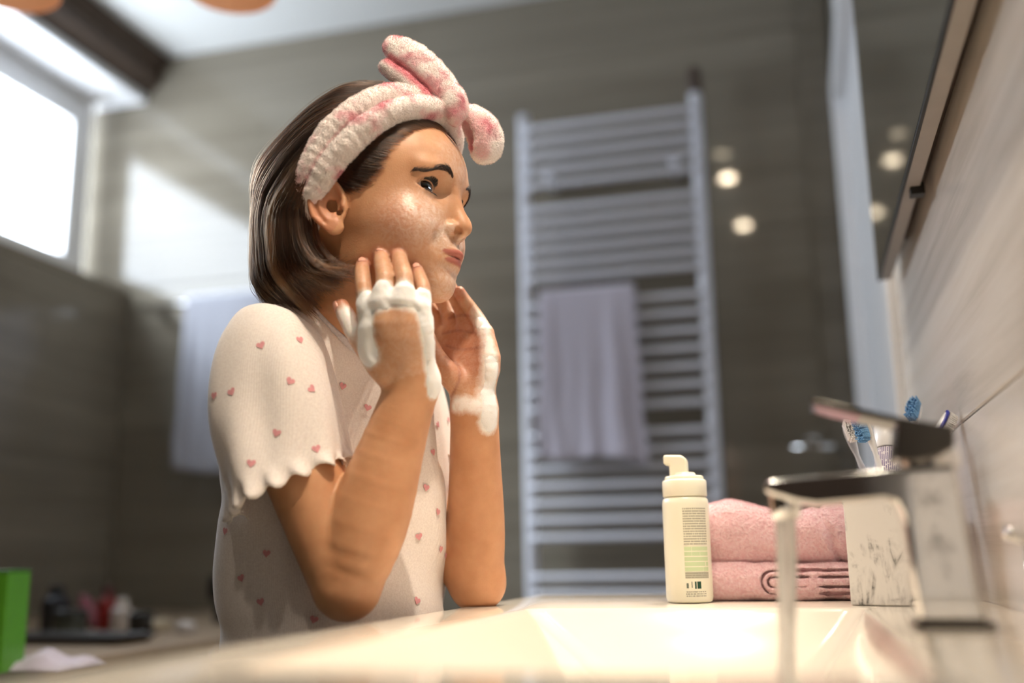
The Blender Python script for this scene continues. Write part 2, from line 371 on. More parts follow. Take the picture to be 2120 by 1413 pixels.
def print_patch(name, a0, a1, za, zb, m, rr=R_+.00025):
    k = 14; vv = []; ff = []
    for i in range(k+1):
        a = math.radians(a0+(a1-a0)*i/k)
        vv += [(rr*math.cos(a), rr*math.sin(a), za), (rr*math.cos(a), rr*math.sin(a), zb)]
    for i in range(k): ff.append((2*i, 2*i+2, 2*i+3, 2*i+1))
    o = mesh_obj(name, vv, ff, m, bot, True)
    uv = o.data.uv_layers.new(name='UVMap')
    for l in o.data.loops: uv.data[l.index].uv = ((l.vertex_index//2)/k, l.vertex_index % 2)
    return o
def print_mat(name, base, ink, rows, wscale, dens, bold=.62, vertical=False):
    """rows of small illegible print"""
    M = NT(name); uv = M.coord('UV'); sp = M.n('ShaderNodeSeparateXYZ'); M.l(uv, sp.inputs[0])
    u_, v_ = (sp.outputs[0], sp.outputs[1]) if not vertical else (sp.outputs[1], sp.outputs[0])
    fr_ = M.math('FRACT', M.math('MULTIPLY', v_, rows)); line = M.math('LESS_THAN', M.math('ABSOLUTE', M.math('SUBTRACT', fr_, .5)), bold/2)
    cb = M.n('ShaderNodeCombineXYZ'); M.l(M.math('MULTIPLY', u_, wscale), cb.inputs[0]); M.l(M.math('FLOOR', M.math('MULTIPLY', v_, rows)), cb.inputs[1])
    nz = M.noise(cb.outputs[0], 1.0, 1); word = M.math('GREATER_THAN', nz, dens)
    M.color(M.mix(M.math('MULTIPLY', line, word), base, ink)); M.set(Roughness=.4); return M.m
cr = srgb('f1eed8')
print_patch('label_text', -92, -28, .057, .0945, print_mat('grey_print', cr, srgb('b3b09d'), 15, 30, .40))
print_patch('label_green_print', -92, -28, .031, .056, print_mat('green_print', cr, srgb('cbdcb0'), 5, 9, .34, .8))
print_patch('label_band', -92, -28, .0245, .0305, print_mat('band_print', srgb('c3c0ae'), srgb('a5a391'), 3, 30, .4))
print_patch('label_small_text', -92, -40, .0065, .0125, print_mat('small_print', cr, srgb('a3a193'), 3, 24, .45))
M_ink = plain('dark_green_ink', srgb('1f4a38'), .4); M_inkg = plain('grey_ink', srgb('6a7468'), .4)
print_patch('label_emblem', -64, -54, .0145, .0215, M_ink); print_patch('label_emblem', -70, -66, .0145, .0215, M_ink); 
print_patch('label_symbol', -90, -85, .015, .020, M_inkg); print_patch('label_symbol', -78, -76, .0155, .0215, M_inkg)

# ---- marble accessories
def marble():
    M = NT('white_grey_marble'); c = M.coord('Object'); w = M.noise(c, 26, 5, .6, 2.2)
    n2 = M.noise(M.coord('Object', (34, 34, 9)), 1.0, 5, .6, 1.6); n3 = M.noise(c, 9, 2)
    vein = M.ramp(M.math('ABSOLUTE', M.math('SUBTRACT', n2, .5)), [(.0, (1, 1, 1)), (.03, (.35, .35, .35)), (.11, (0, 0, 0))])
    msk = M.math('MULTIPLY', vein, M.ramp(M.math('MULTIPLY', n3, w), [(.22, (0, 0, 0)), (.34, (1, 1, 1))]))
    blot = M.ramp(M.math('MULTIPLY', w, n3), [(.36, (0, 0, 0)), (.43, (1, 1, 1))])
    M.color(M.mix(M.math('MAXIMUM', msk, M.math('MULTIPLY', blot, .7)), srgb('f3f1ee'), srgb('4a4948'))); M.set(Roughness=.28); return M.m
M_marble = marble()
def cup(name, x, y, rz, sx, sy, h):
    o = empty(name, (x, y, ZT), rz); hx, hy, w = sx/2, sy/2, .005
    vv = []
    for (a, b, z) in ((hx, hy, .0005), (hx, hy, h), (hx-w, hy-w, h), (hx-w, hy-w, .008)):
        vv += [(-a, -b, z), (a, -b, z), (a, b, z), (-a, b, z)]
    ff = [(3, 2, 1, 0)]+[(4*k+i, 4*k+(i+1) % 4, 4*k+4+(i+1) % 4, 4*k+4+i) for k in range(3) for i in range(4)]+[(12, 13, 14, 15)]
    c_ = mesh_obj('cup_body', vv, ff, M_marble, o); mods(c_, .0014, 2); return o
cupx, cupy = .075, 1.035
tag(cup('toothbrush_cup', cupx, cupy, math.radians(-22), .062, .062, .118), 'square white marble cup holding toothbrushes behind the tap', 'cup')
c2 = cup('marble_soap_box', .132, .285, math.radians(-3), .050, .050, .125); tag(c2, 'tall square marble box nearest the camera by the pale tiled wall', 'box')

# ---- toothbrushes and toothpaste (stand in the cup)
M_tbw = plain('white_brush_plastic', srgb('f1f1f2'), .25, var=.01); M_tbc = plain('clear_grey_plastic', srgb('c9ccd4'), .2, Transmission_Weight=.35)
M_blue = plain('blue_bristle', srgb('6fa3cf'), .5, var=.25, vscale=700); M_wbr = plain('white_bristle', srgb('e8e6e4'), .5, var=.12, vscale=700); M_cobalt = plain('cobalt_stripe', srgb('2a2f9c'), .3)
def brush(name, base, tip, bdir, m, mb, label, headlen=.027, stripe=False, wide=.0058):
    """base/tip world points; bdir: direction the bristles point"""
    base, tip = np.array(base), np.array(tip); ax = tip-base; L = np.linalg.norm(ax); ax /= L
    bd = np.array(bdir, float); bd -= ax*(bd@ax); bd /= np.linalg.norm(bd); sd = np.cross(ax, bd)
    o = empty(name, tuple(base)); tag(o, label, 'toothbrush', 'toothbrushes in the marble cup')
    def loc(u, s, b): return ax*u+sd*s+bd*b
    prof = [(0, .0050, .0042), (.25*L, .0058, .0048), (.55*L, .0048, .0042), (.74*L, .0030, .0028), (L-headlen-.012, .0026, .0024), (L-headlen-.002, .0042, .0026), (L-headlen*.5, wide, .0024), (L-.004, wide*.8, .0022), (L-.0008, wide*.35, .0015)]
    K = spline(np.array(prof), 40); vv = []; nn = 16
    for u, w, t in K:
        bend = .0035*math.sin(max(0, (u/L-.55))/.45*math.pi)
        for i in range(nn):
            a = 2*math.pi*i/nn; vv.append(loc(u, w*math.cos(a), t*math.sin(a)-bend))
    ff = [(k*nn+i, k*nn+(i+1) % nn, (k+1)*nn+(i+1) % nn, (k+1)*nn+i) for k in range(39) for i in range(nn)]+[tuple(range(nn-1, -1, -1)), tuple(39*nn+i for i in range(nn))]
    hd = mesh_obj('handle', vv, ff, m, o, True)
    bv, bf = [], []
    for r in range(9):
        u = L-headlen+.002+r*(headlen-.004)/8
        w = wide*(.82 if 0 < r < 8 else .55)
        for c in np.linspace(-w, w, 4):
            for q in range(3):
                ju, js = RNG.normal(0, .0007, 2); k0 = len(bv); e_ = .0105+RNG.normal(0, .0005)
                du = (q-1)*.0009
                for (aa, bb) in ((-.0006, -.0006), (.0006, -.0006), (.0006, .0006), (-.0006, .0006)): bv.append(loc(u+aa+du, c+bb, .0015))
                for (aa, bb) in ((-.0006, -.0006), (.0006, -.0006), (.0006, .0006), (-.0006, .0006)): bv.append(loc(u+aa*.8+ju+du*1.4, c+bb*.8+js, e_))
                bf += [(k0, k0+1, k0+5, k0+4), (k0+1, k0+2, k0+6, k0+5), (k0+2, k0+3, k0+7, k0+6), (k0+3, k0, k0+4, k0+7), (k0+4, k0+5, k0+6, k0+7)]
    tag(mesh_obj('bristles', bv, bf, mb, o), kind='stuff')
    if stripe:
        tube('stripe', [loc(u, -wide*.98*s_, -.0008) for u, s_ in ((L-headlen-.006, .55), (L-headlen, .8), (L-headlen*.5, 1.0), (L-.005, .85), (L-.001, .25))], .0019, M_cobalt, o, 8)
    return o
d0 = 1.055
def T(px, py, d): return U(px, py, d)
def cb(r_, f_, z=.012): h_ = np.array([CF[0], CF[1], 0])/math.hypot(CF[0], CF[1]); return np.array([cupx, cupy, ZT+z])+_r*r_+h_*f_
def inner(dx, dy, z=.012): return np.array([cupx+dx, cupy+dy, ZT+z])
brush('toothbrush', cb(.018, .004), T(1750, 876, 1.058), CF*-1, M_tbc, M_wbr, 'slim translucent white toothbrush, leftmost in the marble cup', .024, wide=.0052)
brush('toothbrush', cb(.012, -.012), T(1785, 862, 1.02), -CR*.92-CF*.4, M_tbw, M_blue, 'white toothbrush with blue bristles facing left beside the toothpaste tube')
brush('toothbrush', cb(-.014, .012), T(1900, 833, 1.085), -CR*.75-CF*.7, M_tbw, M_blue, 'white toothbrush with blue bristles behind the tap lever')
brush('toothbrush', cb(-.026, -.003), T(1962, 852, 1.06), CR*.95+CF*.2, M_tbw, M_wbr, 'white toothbrush with cobalt blue stripe nearest the pale wall', stripe=True)
tp = empty('toothpaste_tube', tuple(inner(.0, .008, .011))); tag(tp, 'white toothpaste tube with purple print standing cap up in the marble cup', 'toothpaste')
ax3 = T(1836, 882, 1.06)-inner(.0, .008, .011); L3 = np.linalg.norm(ax3); q3 = Vector(ax3).to_track_quat('Z', 'Y')
tp.rotation_mode = 'QUATERNION'; tp.rotation_quaternion = q3
M_tube = print_mat('purple_print', srgb('ece7ee'), srgb('8478a8'), 44, 40, .45, .5, vertical=True)
lathe('cap', [(.0135, L3-.030), (.0138, L3-.0295), (.0132, L3-.002), (.0122, L3), (.0, L3)], M_tbw, tp, 32)
kk = 15; vv = []; ff = []; nn = 32
for k in range(kk):
    t = k/(kk-1); zz = t*(L3-.031); 
    wx_ = .0185*(1-t)+.0128*t; wy_ = .0016*(1-t)**1.2+.0128*t**.8
    for i in range(nn): a = 2*math.pi*i/nn; vv.append((wx_*math.cos(a), wy_*math.sin(a)+.0, zz))
ff = [(k*nn+i, k*nn+(i+1) % nn, (k+1)*nn+(i+1) % nn, (k+1)*nn+i) for k in range(kk-1) for i in range(nn)]
o = mesh_obj('tube_body', vv, ff, M_tube, tp, True); uv = o.data.uv_layers.new(name='UVMap')
for l in o.data.loops: uv.data[l.index].uv = ((l.vertex_index % nn)/nn, (l.vertex_index//nn)/kk)

# ---- mirror on the right wall
M_mirror = plain('mirror_glass', (.86, .87, .86, 1), .01, 1.0, var=.0)
M_mside = plain('mirror_side', srgb('9a948e'), .45, var=.03)
mir = empty('wall_mirror', (.145, .6, 1.29)); tag(mir, 'large wall mirror with a thick grey edge above the washstand', 'mirror')
child(box('mirror_body', (.1305, -.55, 1.288), (.1465, 1.562, 2.35), M_mside, None, .001), mir)
child(box('mirror_face', (.1270, -.548, 1.290), (.1303, 1.560, 2.348), M_mirror), mir)
child(box('dark_bezel', (.1275, -.55, 1.2865), (.1305, 1.5625, 1.2898), M_black), mir)
child(box('back_batten', (.1467, -.40, 1.315), (.1595, 1.45, 1.36), M_brown), mir)
child(box('clip', (.136, 1.150, 1.279), (.151, 1.166, 1.292), M_black, None, .001), mir)

# ---- housings of the two added fill lamps above the mirror
for (ml, mt, mw), lab in zip(FILL_LAMPS, ('added chrome fill lamp above the far end of the mirror', 'added chrome fill lamp above the near end of the mirror')):
    o = empty('added_fill_lamp', ml); tag(o, lab, 'lamp', 'added fill lamps above the mirror'); dv = np.array(mt)-np.array(ml); dv /= np.linalg.norm(dv)
    K = np.array([dv*-.045, dv*-.040, dv*-.012, dv*.006]); tube('fill_lamp_shade', K, [.012, .026, .030, .031], M_chrome, o, 24, caps=False)
    tube('arm', [-dv*.045, -dv*.045+np.array([.03, 0, .01]), np.array([XR-ml[0]-.002, 0, .03])], .006, M_chrome, o, 10)
# ---- towel radiator on the back wall
M_rad = plain('radiator_white', srgb('d3d4dc'), .35, var=.01)
rad = empty('towel_radiator', (-.5, 2.83, .30)); tag(rad, 'white ladder towel radiator on the taupe back wall', 'radiator')
ry = 2.82
def rail(x, zt):
    o = child(tube('rail', [(x, ry, .30), (x, ry, .4), (x, ry, zt-.004), (x, ry, zt)], [.02, .021, .021, .018], M_rad, None, 16, flat=.85), rad); return o
XA, XB = -.735, -.222
rail(XA, 2.20); rail(XB, 2.20)
bars = []
for za, zb, k in ((1.965, 2.145, 5), (1.68, 1.89, 6), (1.30, 1.60, 7), (.945, 1.225, 7), (.62, .84, 6), (.36, .54, 5)):
    bars += list(np.linspace(za, zb, k))
for z in bars: child(tube('bar', [(XA+.004, ry-.012, z), (XA+.03, ry-.02, z), (XB-.03, ry-.02, z), (XB-.004, ry-.012, z)], .0115, M_rad, None, 12, flat=.9), rad)
for x, z in ((-.66, 1.995), (-.29, 1.995), (-.66, .75), (-.29, .75)):
    child(tube('bracket', [(x, ry-.02, z), (x, ry, z), (x, YB-.002, z)], [.014, .012, .018], M_rad, None, 14), rad)
child(lathe('vent_cap', [(.019, 0), (.0205, .004), (.0205, .070), (.0185, .076)], M_brown, None, 20, loc=(XB, ry, 2.20)), rad)
# ---- cloth helper
def cloth_mat(name, c, var=.08, scale=420, rough=.95, bump=.5):
    M = NT(name); nz = M.noise(M.coord('Object'), scale, 3, .6); a = tuple(q*(1-var) for q in c[:3])+(1,); b = tuple(min(1, q*(1+var)) for q in c[:3])+(1,)
    M.color(M.ramp(nz, [(.3, a), (.7, b)])); M.set(Roughness=rough, Specular_IOR_Level=.15, Sheen_Weight=.35, Sheen_Roughness=.5); M.bump(nz, bump, .002); return M.m
M_greytowel = cloth_mat('grey_lilac_towel', srgb('b9b4c0')); M_greytowel2 = cloth_mat('blue_grey_towel', srgb('a3a3ab'))
def hanging(name, x0, x1, ztop, front, back, yf, yb, m, label, seed, flare=.0):
    r = np.random.default_rng(seed); nu, nv = 36, 60; vv = []
    ph = r.uniform(0, 6, 6)
    tot = front+back+.04
    for j in range(nv+1):
        s = j/nv*tot
        for i in range(nu+1):
            u = i/nu; x = x0+(x1-x0)*u
            if s < front: z = ztop-(front-s); y = yf; k = (front-s)/front
            elif s < front+.04: a = (s-front)/.04*math.pi; z = ztop+.013*math.sin(a); y = (yf+yb)/2-(yb-yf)/2*math.cos(a); k = 0
            else: z = ztop-(s-front-.04); y = yb; k = 0
            fold = .012*k*(math.sin(u*9+ph[0])+.6*math.sin(u*17+ph[1]+k)+.3*math.sin(u*29+ph[2]-2*k))
            x += flare*k*(u-.3)+.004*math.sin(z*30+ph[3])*k
            if s < front: z -= .018*k*u+.006*math.sin(u*7+ph[4])*k
            vv.append((x, y-abs(fold)-fold*.5, z))
    ff = [(j*(nu+1)+i, j*(nu+1)+i+1, (j+1)*(nu+1)+i+1, (j+1)*(nu+1)+i) for j in range(nv) for i in range(nu)]
    o = mesh_obj(name, vv, ff, m, None, True); mods(o, solid=.005); o.modifiers['Solidify'].offset = 0; return tag(o, label, 'towel')
hanging('hand_towel', -.685, -.415, 1.627, .465, .12, 2.765, 2.825, M_greytowel, 'pale lilac grey hand towel hung over the white radiator', 3, .03)
# ---- towel holder at the left of the back wall
th = empty('towel_holder', (-1.83, 2.86, 1.70)); tag(th, 'chrome towel holder bar on the back wall left of the girl', 'towel holder')
child(tube('bar', [(-2.02, 2.815, 1.705), (-1.55, 2.815, 1.705)], .010, M_chrome, None, 14), th)
for x in (-2.0, -1.57): child(tube('bracket', [(x, 2.815, 1.705), (x, 2.86, 1.705), (x, YB-.001, 1.705)], [.009, .009, .02], M_chrome, None, 14), th)
hanging('bath_towel', -1.85, -1.58, 1.718, .545, .2, 2.795, 2.838, M_greytowel2, 'blue grey bath towel hanging on the chrome holder behind the girl', 8, .01)
# ---- small chrome paper holder on the back wall
ph_ = empty('paper_holder', (.06, 2.88, 1.17)); tag(ph_, 'small chrome paper holder on the back wall near the white door', 'holder')
child(tube('arm', [(-.02, 2.80, 1.165), (.08, 2.80, 1.165), (.10, 2.815, 1.165), (.10, 2.86, 1.165), (.10, YB-.001, 1.165)], .009, M_chrome, None, 12), ph_)
child(lathe('rosette', [(.0, .0), (.024, .0), (.026, .004), (.022, .010), (.0, .011)], M_chrome, None, 24, loc=(.035, 2.79, 1.18)), ph_)

# ---- low cabinet at the left with toiletries
M_lowcab = plain('beige_laminate', srgb('8d7a63'), .45, var=.08, vscale=12)
LZ = .752
lc = empty('low_cabinet', (-1.6, 1.75, 0)); tag(lc, 'low beige cabinet along the window wall carrying toiletries', 'cabinet')
child(box('top', (XL+.002, .70, LZ-.03), (-1.10, 2.86, LZ), M_lowcab, None, .003), lc)
child(box('body', (XL+.006, .73, .08), (-1.13, 2.84, LZ-.031), M_lowcab, None, .003), lc)
for i in range(3): child(box('door', (-1.129, .74+i*.70, .10), (-1.112, 1.43+i*.70, LZ-.04), M_lowcab, None, .002), lc)
def on_top(px, py):
    v = CF+(px-CX)/F_PX*CR+(CY-py)/F_PX*CU; p = CAM+v*((LZ-CAM[2])/v[2]); return (p[0], p[1], LZ)
def toiletry(name, px, py, prof, m, label, cat, mcap=None, cap=None, tilt=None):
    o = empty(name, on_top(px, py)); tag(o, label, cat, 'toiletries on the low cabinet')
    lathe('container', prof, m, o, 28)
    if cap: lathe('cap', cap, mcap or M_black, o, 24)
    if tilt: o.rotation_euler = tilt
    return o
def bprof(r, h): return [(.0, .0005), (r*.92, .0005), (r, .004), (r, h*.86), (r*.8, h*.95), (r*.5, h), (.0, h)]
def cprof(r, h, c): return [(r*.55, h+.0005), (r*.55, h+c*.9), (r*.45, h+c), (0, h+c)]
pl = lambda n, c, r=.4: plain(n, srgb(c), r)
toiletry('lotion_bottle', 112, 1306, bprof(.030, .078), pl('navy_plastic', '15161f'), 'black lotion bottle on the low cabinet left of the pink tube', 'bottle', None, cprof(.03, .078, .022))
toiletry('cosmetic_jar', 142, 1316, [(.0, .0005), (.034, .0005), (.036, .006), (.036, .036), (.0, .036)], pl('grey_green_jar', '3c4038'), 'grey green jar in front of the black lotion bottle', 'jar', pl('dark_lid', '22231f'), [(.037, .0365), (.037, .05), (.034, .053), (0, .053)])
toiletry('cream_tube', 196, 1300, [(.0, .0005), (.010, .0005), (.0105, .012), (.017, .016), (.016, .06), (.004, .085)], pl('pink_tube', '8a4a58'), 'pink cream tube leaning beside the red bottle', 'tube', None, None, (0, math.radians(-28), 0))
toiletry('shampoo_bottle', 219, 1304, bprof(.021, .072), pl('red_plastic', '7c1511'), 'slim red bottle on the low cabinet beside white bottle', 'bottle', pl('dark_red_cap', '4c0d0a'), cprof(.021, .072, .022))
toiletry('soap_bottle', 250, 1306, bprof(.022, .052), pl('white_plastic', 'b9b2ae'), 'small white bottle on the low cabinet right of the red bottle', 'bottle', pl('white_cap', 'c9c3bd'), cprof(.022, .052, .018))
toiletry('soap_bar', 322, 1306, [(.0, .0005), (.030, .0005), (.034, .006), (.033, .018), (.025, .024), (.0, .025)], pl('ivory_soap', 'a39780'), 'ivory soap cake at the right end of the toiletries', 'soap')
toiletry('cream_pot', 290, 1312, [(.0, .0005), (.022, .0005), (.024, .004), (.024, .03), (.0, .031)], pl('black_pot', '191714'), 'squat black cream pot between the white bottle and the soap', 'pot', None, [(.025, .0313), (.025, .042), (.022, .044), (0, .044)])
toiletry('lidded_dish', 384, 1312, [(.0, .0005), (.016, .0005), (.02, .006), (.02, .016), (.0, .017)], pl('white_dish', 'b8b4b2'), 'small white lidded dish near the girl on the low cabinet', 'dish', pl('white_dish_lid', 'c6c2c0'), [(.0205, .0172), (.02, .021), (.008, .024), (0, .028)])
tr_ = empty('cosmetics_tray', on_top(150, 1330)); tag(tr_, 'dark shallow tray in front of the toiletries', 'tray', 'toiletries on the low cabinet')
mods(mesh_obj('tray_body', [(-.13, -.05, .0005), (.13, -.05, .0005), (.13, .05, .0005), (-.13, .05, .0005), (-.145, -.06, .016), (.145, -.06, .016), (.145, .06, .016), (-.145, .06, .016), (-.14, -.055, .016), (.14, -.055, .016), (.14, .055, .016), (-.14, .055, .016), (-.128, -.047, .004), (.128, -.047, .004), (.128, .047, .004), (-.128, .047, .004)],
     [(3, 2, 1, 0)]+[(4*k+i, 4*k+(i+1) % 4, 4*k+4+(i+1) % 4, 4*k+4+i) for k in range(3) for i in range(4)]+[(12, 13, 14, 15)], pl('tray', '2e2a26'), tr_), .002, 2)
hb = empty('hair_brush', on_top(452, 1290)); tag(hb, 'round black hair brush standing behind the girl on the low cabinet', 'hair brush', 'toiletries on the low cabinet')
lathe('handle', [(.012, .0005), (.014, .01), (.010, .035), (.009, .05)], M_black, hb, 20); lathe('brush_head', [(.010, .0505), (.026, .058), (.030, .085), (.026, .112), (.0, .118)], M_black, hb, 24)
gp = on_top(8, 1392)
gb = empty('green_box', gp, math.radians(12)); tag(gb, 'tall bright green carton at the left edge of the low cabinet', 'carton')
box('carton', (-.055, -.03, .0005), (.012, .03, .135), pl('green_card', '4f8f22'), gb, .002); box('flap', (-.055, -.03, .1355), (.012, .03, .139), pl('dark_green_card', '2f6d14'), gb, .001)
wc = on_top(70, 1385)
cl = empty('folded_cloth', wc); tag(cl, 'crumpled lilac white cloth beside the green carton', 'cloth')
vv = []; nu = 24
for j in range(nu+1):
    for i in range(nu+1):
        x, y = (i/nu-.5)*.16, (j/nu-.5)*.10; e_ = max(abs(i/nu-.5), abs(j/nu-.5))*2
        vv.append((x, y, .002+(1-e_**4)*(.014+.006*math.sin(x*90+y*40)+.005*math.sin(y*130-x*30))))
mods(mesh_obj('cloth', vv, [(j*(nu+1)+i, j*(nu+1)+i+1, (j+1)*(nu+1)+i+1, (j+1)*(nu+1)+i) for j in range(nu) for i in range(nu)], cloth_mat('lilac_cloth', srgb('b6b0c0')), cl, True), solid=.003)

# ---- two peach pendant shapes of unknown kind that reach into the top of the view
M_peach = plain('peach_glow', srgb('efc9a6'), .7, var=.03, Emission_Color=srgb('e8b083'), Emission_Strength=.16)  # faint glow put into the peach material; nothing inside gives light
for px, py, d_, lab in ((478, -18, 2.0, 'peach coloured pendant shape at the top edge in front of the white ceiling'), (25, -20, 2.0, 'peach coloured pendant shape in the top left corner by the window')):
    c = U(px, py, d_); o = empty('peach_pendant', tuple(c)); tag(o, lab, 'pendant lamp', 'peach pendant shapes')
    lathe('shade', [(.086, 0), (.088, .004), (.07, .13), (.03, .15), (.028, .148), (.067, .127), (.084, .004)], M_peach, o, 40, caps=False)
    tube('cord', [(0, 0, .149), (0, 0, ZC-c[2]-.02)], .003, M_black, o, 8); lathe('ceiling_rose', [(.0, -.026), (.04, -.024), (.05, -.001)], M_white, o, 28, loc=(0, 0, ZC-c[2]), caps=False)
# ================================================================== implicit-surface modelling
def sdf_mesh(fn, lo, hi, h, B=8, pad=1.35, newton=2):
    """closed smooth surface of fn(P)=0 (P: n x 3, float32) by naive surface nets on a sparse grid"""
    lo = np.asarray(lo, np.float32); nb = np.ceil((np.asarray(hi)-lo)/(h*B)).astype(int); N = nb*B
    ix = np.stack(np.meshgrid(*[np.arange(q) for q in nb], indexing='ij'), -1).reshape(-1, 3)
    d = fn((lo+(ix*B+(B-1)/2)*h).astype(np.float32))
    act = np.abs(d) < .866*B*h*pad
    vol = np.repeat(np.repeat(np.repeat(np.where(d < 0, -1, 1).astype(np.float32).reshape(nb), B, 0), B, 1), B, 2)
    off = np.stack(np.meshgrid(*[np.arange(B)]*3, indexing='ij'), -1).reshape(-1, 3)
    A = ix[act]
    for c in range(0, len(A), 300):
        id_ = (A[c:c+300, None, :]*B+off[None]).reshape(-1, 3)
        vol[id_[:, 0], id_[:, 1], id_[:, 2]] = fn((lo+id_*h).astype(np.float32))
    ins = vol < 0
    cnt = np.zeros(N-1, np.uint8)
    for a in (0, 1):
        for b in (0, 1):
            for c in (0, 1): cnt += ins[a:N[0]-1+a, b:N[1]-1+b, c:N[2]-1+c]
    cells = np.argwhere((cnt > 0) & (cnt < 8))
    cid = np.full(N-1, -1, np.int32); cid[tuple(cells.T)] = np.arange(len(cells))
    corners = np.array([(a, b, c) for a in (0, 1) for b in (0, 1) for c in (0, 1)])
    val = np.stack([vol[tuple((cells+k).T)] for k in corners], 1)
    acc = np.zeros((len(cells), 3), np.float32); num = np.zeros(len(cells), np.float32)
    for i in range(8):
        for j in range(i+1, 8):
            if np.abs(corners[i]-corners[j]).sum() != 1: continue
            m = (val[:, i] < 0) != (val[:, j] < 0); t = val[m, i]/(val[m, i]-val[m, j])
            acc[m] += corners[i]+t[:, None]*(corners[j]-corners[i]); num[m] += 1
    V = (lo+(cells+acc/num[:, None])*h).astype(np.float32)
    Fs = []
    for ax in range(3):
        s0 = [slice(1, N[q]-1) for q in range(3)]; s1 = list(s0); s0[ax] = slice(0, N[ax]-1); s1[ax] = slice(1, N[ax])
        a, b = ins[tuple(s0)], ins[tuple(s1)]; e = np.argwhere(a != b); st = a[tuple(e.T)]
        o = np.ones(3, int); o[ax] = 0; e = e+o
        u, v = (ax+1) % 3, (ax+2) % 3; du = np.zeros(3, int); du[u] = 1; dv = np.zeros(3, int); dv[v] = 1
        q = np.stack([cid[tuple((e-du-dv).T)], cid[tuple((e-dv).T)], cid[tuple(e.T)], cid[tuple((e-du).T)]], 1)
        q[~st] = q[~st][:, ::-1]; Fs.append(q)
    Q = np.vstack(Fs); Q = Q[(Q >= 0).all(1)]
    for _ in range(newton):
        d0 = fn(V); e = h*.4; g = np.stack([fn(V+np.eye(3, dtype=np.float32)[k]*e)-fn(V-np.eye(3, dtype=np.float32)[k]*e) for k in range(3)], 1)/(2*e)
        st = -d0[:, None]*g/np.maximum((g*g).sum(1), .2)[:, None]; l = np.linalg.norm(st, axis=1); st *= np.minimum(1, h*.7/np.maximum(l, 1e-9))[:, None]; V = V+st
    return V, Q
def np_mesh(name, V, Q, m, parent=None):
    me = bpy.data.meshes.new(name); me.vertices.add(len(V)); me.vertices.foreach_set('co', np.ascontiguousarray(V, np.float32).ravel())
    me.loops.add(Q.size); me.loops.foreach_set('vertex_index', np.ascontiguousarray(Q, np.int32).ravel())
    me.polygons.add(len(Q)); me.polygons.foreach_set('loop_start', np.arange(0, Q.size, Q.shape[1], dtype=np.int32))
    me.update(calc_edges=True); me.shade_smooth()
    if m: me.materials.append(m)
    return link(bpy.data.objects.new(name, me), parent)
def vattr(o, name, val, typ='FLOAT'):
    a = o.data.attributes.new(name, typ, 'POINT')
    if typ == 'FLOAT': a.data.foreach_set('value', np.ascontiguousarray(val, np.float32).ravel())
    else: a.data.foreach_set('color', np.ascontiguousarray(val, np.float32).ravel())
def smin(a, b, k): h = np.maximum(k-np.abs(a-b), 0)/k; return np.minimum(a, b)-h*h*k*.25
def smax(a, b, k): return -smin(-a, -b, k)
def ell(p, c, r):
    q = p-np.asarray(c, np.float32); r = np.asarray(r, np.float32)
    k0 = np.sqrt(((q/r)**2).sum(1)); k1 = np.sqrt(((q/(r*r))**2).sum(1)); return k0*(k0-1)/np.maximum(k1, 1e-6)
def sph(p, c, r): return np.sqrt(((p-np.asarray(c, np.float32))**2).sum(1))-r
def cone(p, a, b, ra, rb):
    """capsule with linearly changing radius"""
    a = np.asarray(a, np.float32); b = np.asarray(b, np.float32); ab = b-a; q = p-a
    t = np.clip(q@ab/(ab@ab), 0, 1); return np.sqrt(((q-t[:, None]*ab)**2).sum(1))-(ra+(rb-ra)*t)
def chain(p, pts, rad, k):
    d = None
    for i in range(len(pts)-1):
        c = cone(p, pts[i], pts[i+1], rad[i], rad[i+1]); d = c if d is None else smin(d, c, k)
    return d
def local(p, O, A): return ((p-np.asarray(O, np.float32))@np.asarray(A, np.float32))      # A columns = axes
def vnoise(p, s, seed=0):
    """cheap smooth value noise, -1..1"""
    q = p*s+seed*17.31; i = np.floor(q).astype(np.int64); f = q-i; f = f*f*(3-2*f)
    def hsh(a, b, c): n = (a*73856093 ^ b*19349663 ^ c*83492791) & 0x7fffffff; n = (n ^ (n >> 13))*1274126177 & 0x7fffffff; return (n & 0xffff)/32767.5-1
    x, y, z = i.T; r = 0
    for a in (0, 1):
        for b in (0, 1):
            for c in (0, 1):
                w = (f[:, 0] if a else 1-f[:, 0])*(f[:, 1] if b else 1-f[:, 1])*(f[:, 2] if c else 1-f[:, 2]); r = r+w*hsh(x+a, y+b, z+c)
    return r.astype(np.float32)
def masked(p, fn, c, rad, far=.05):
    """evaluate fn only inside a ball; outside return a safe lower bound"""
    c = np.asarray(c, np.float32); b = np.sqrt(((p-c)**2).sum(1))-rad; d = np.maximum(b, 0)+far; m = b < 0
    if m.any(): d[m] = fn(p[m])
    return d.astype(np.float32)
def hair_curves(name, P, R, m, parent=None):
    """P: strands x points x 3, R: points or strands x points"""
    n, k = P.shape[:2]; c = bpy.data.hair_curves.new(name); c.add_curves([k]*n)
    c.position_data.foreach_set('vector', np.ascontiguousarray(P, np.float32).ravel())
    a = c.attributes.get('radius') or c.attributes.new('radius', 'FLOAT', 'POINT'); a.data.foreach_set('value', np.ascontiguousarray(np.broadcast_to(R, (n, k)), np.float32).ravel())
    c.materials.append(m); return link(bpy.data.objects.new(name, c), parent)
HB = .0017
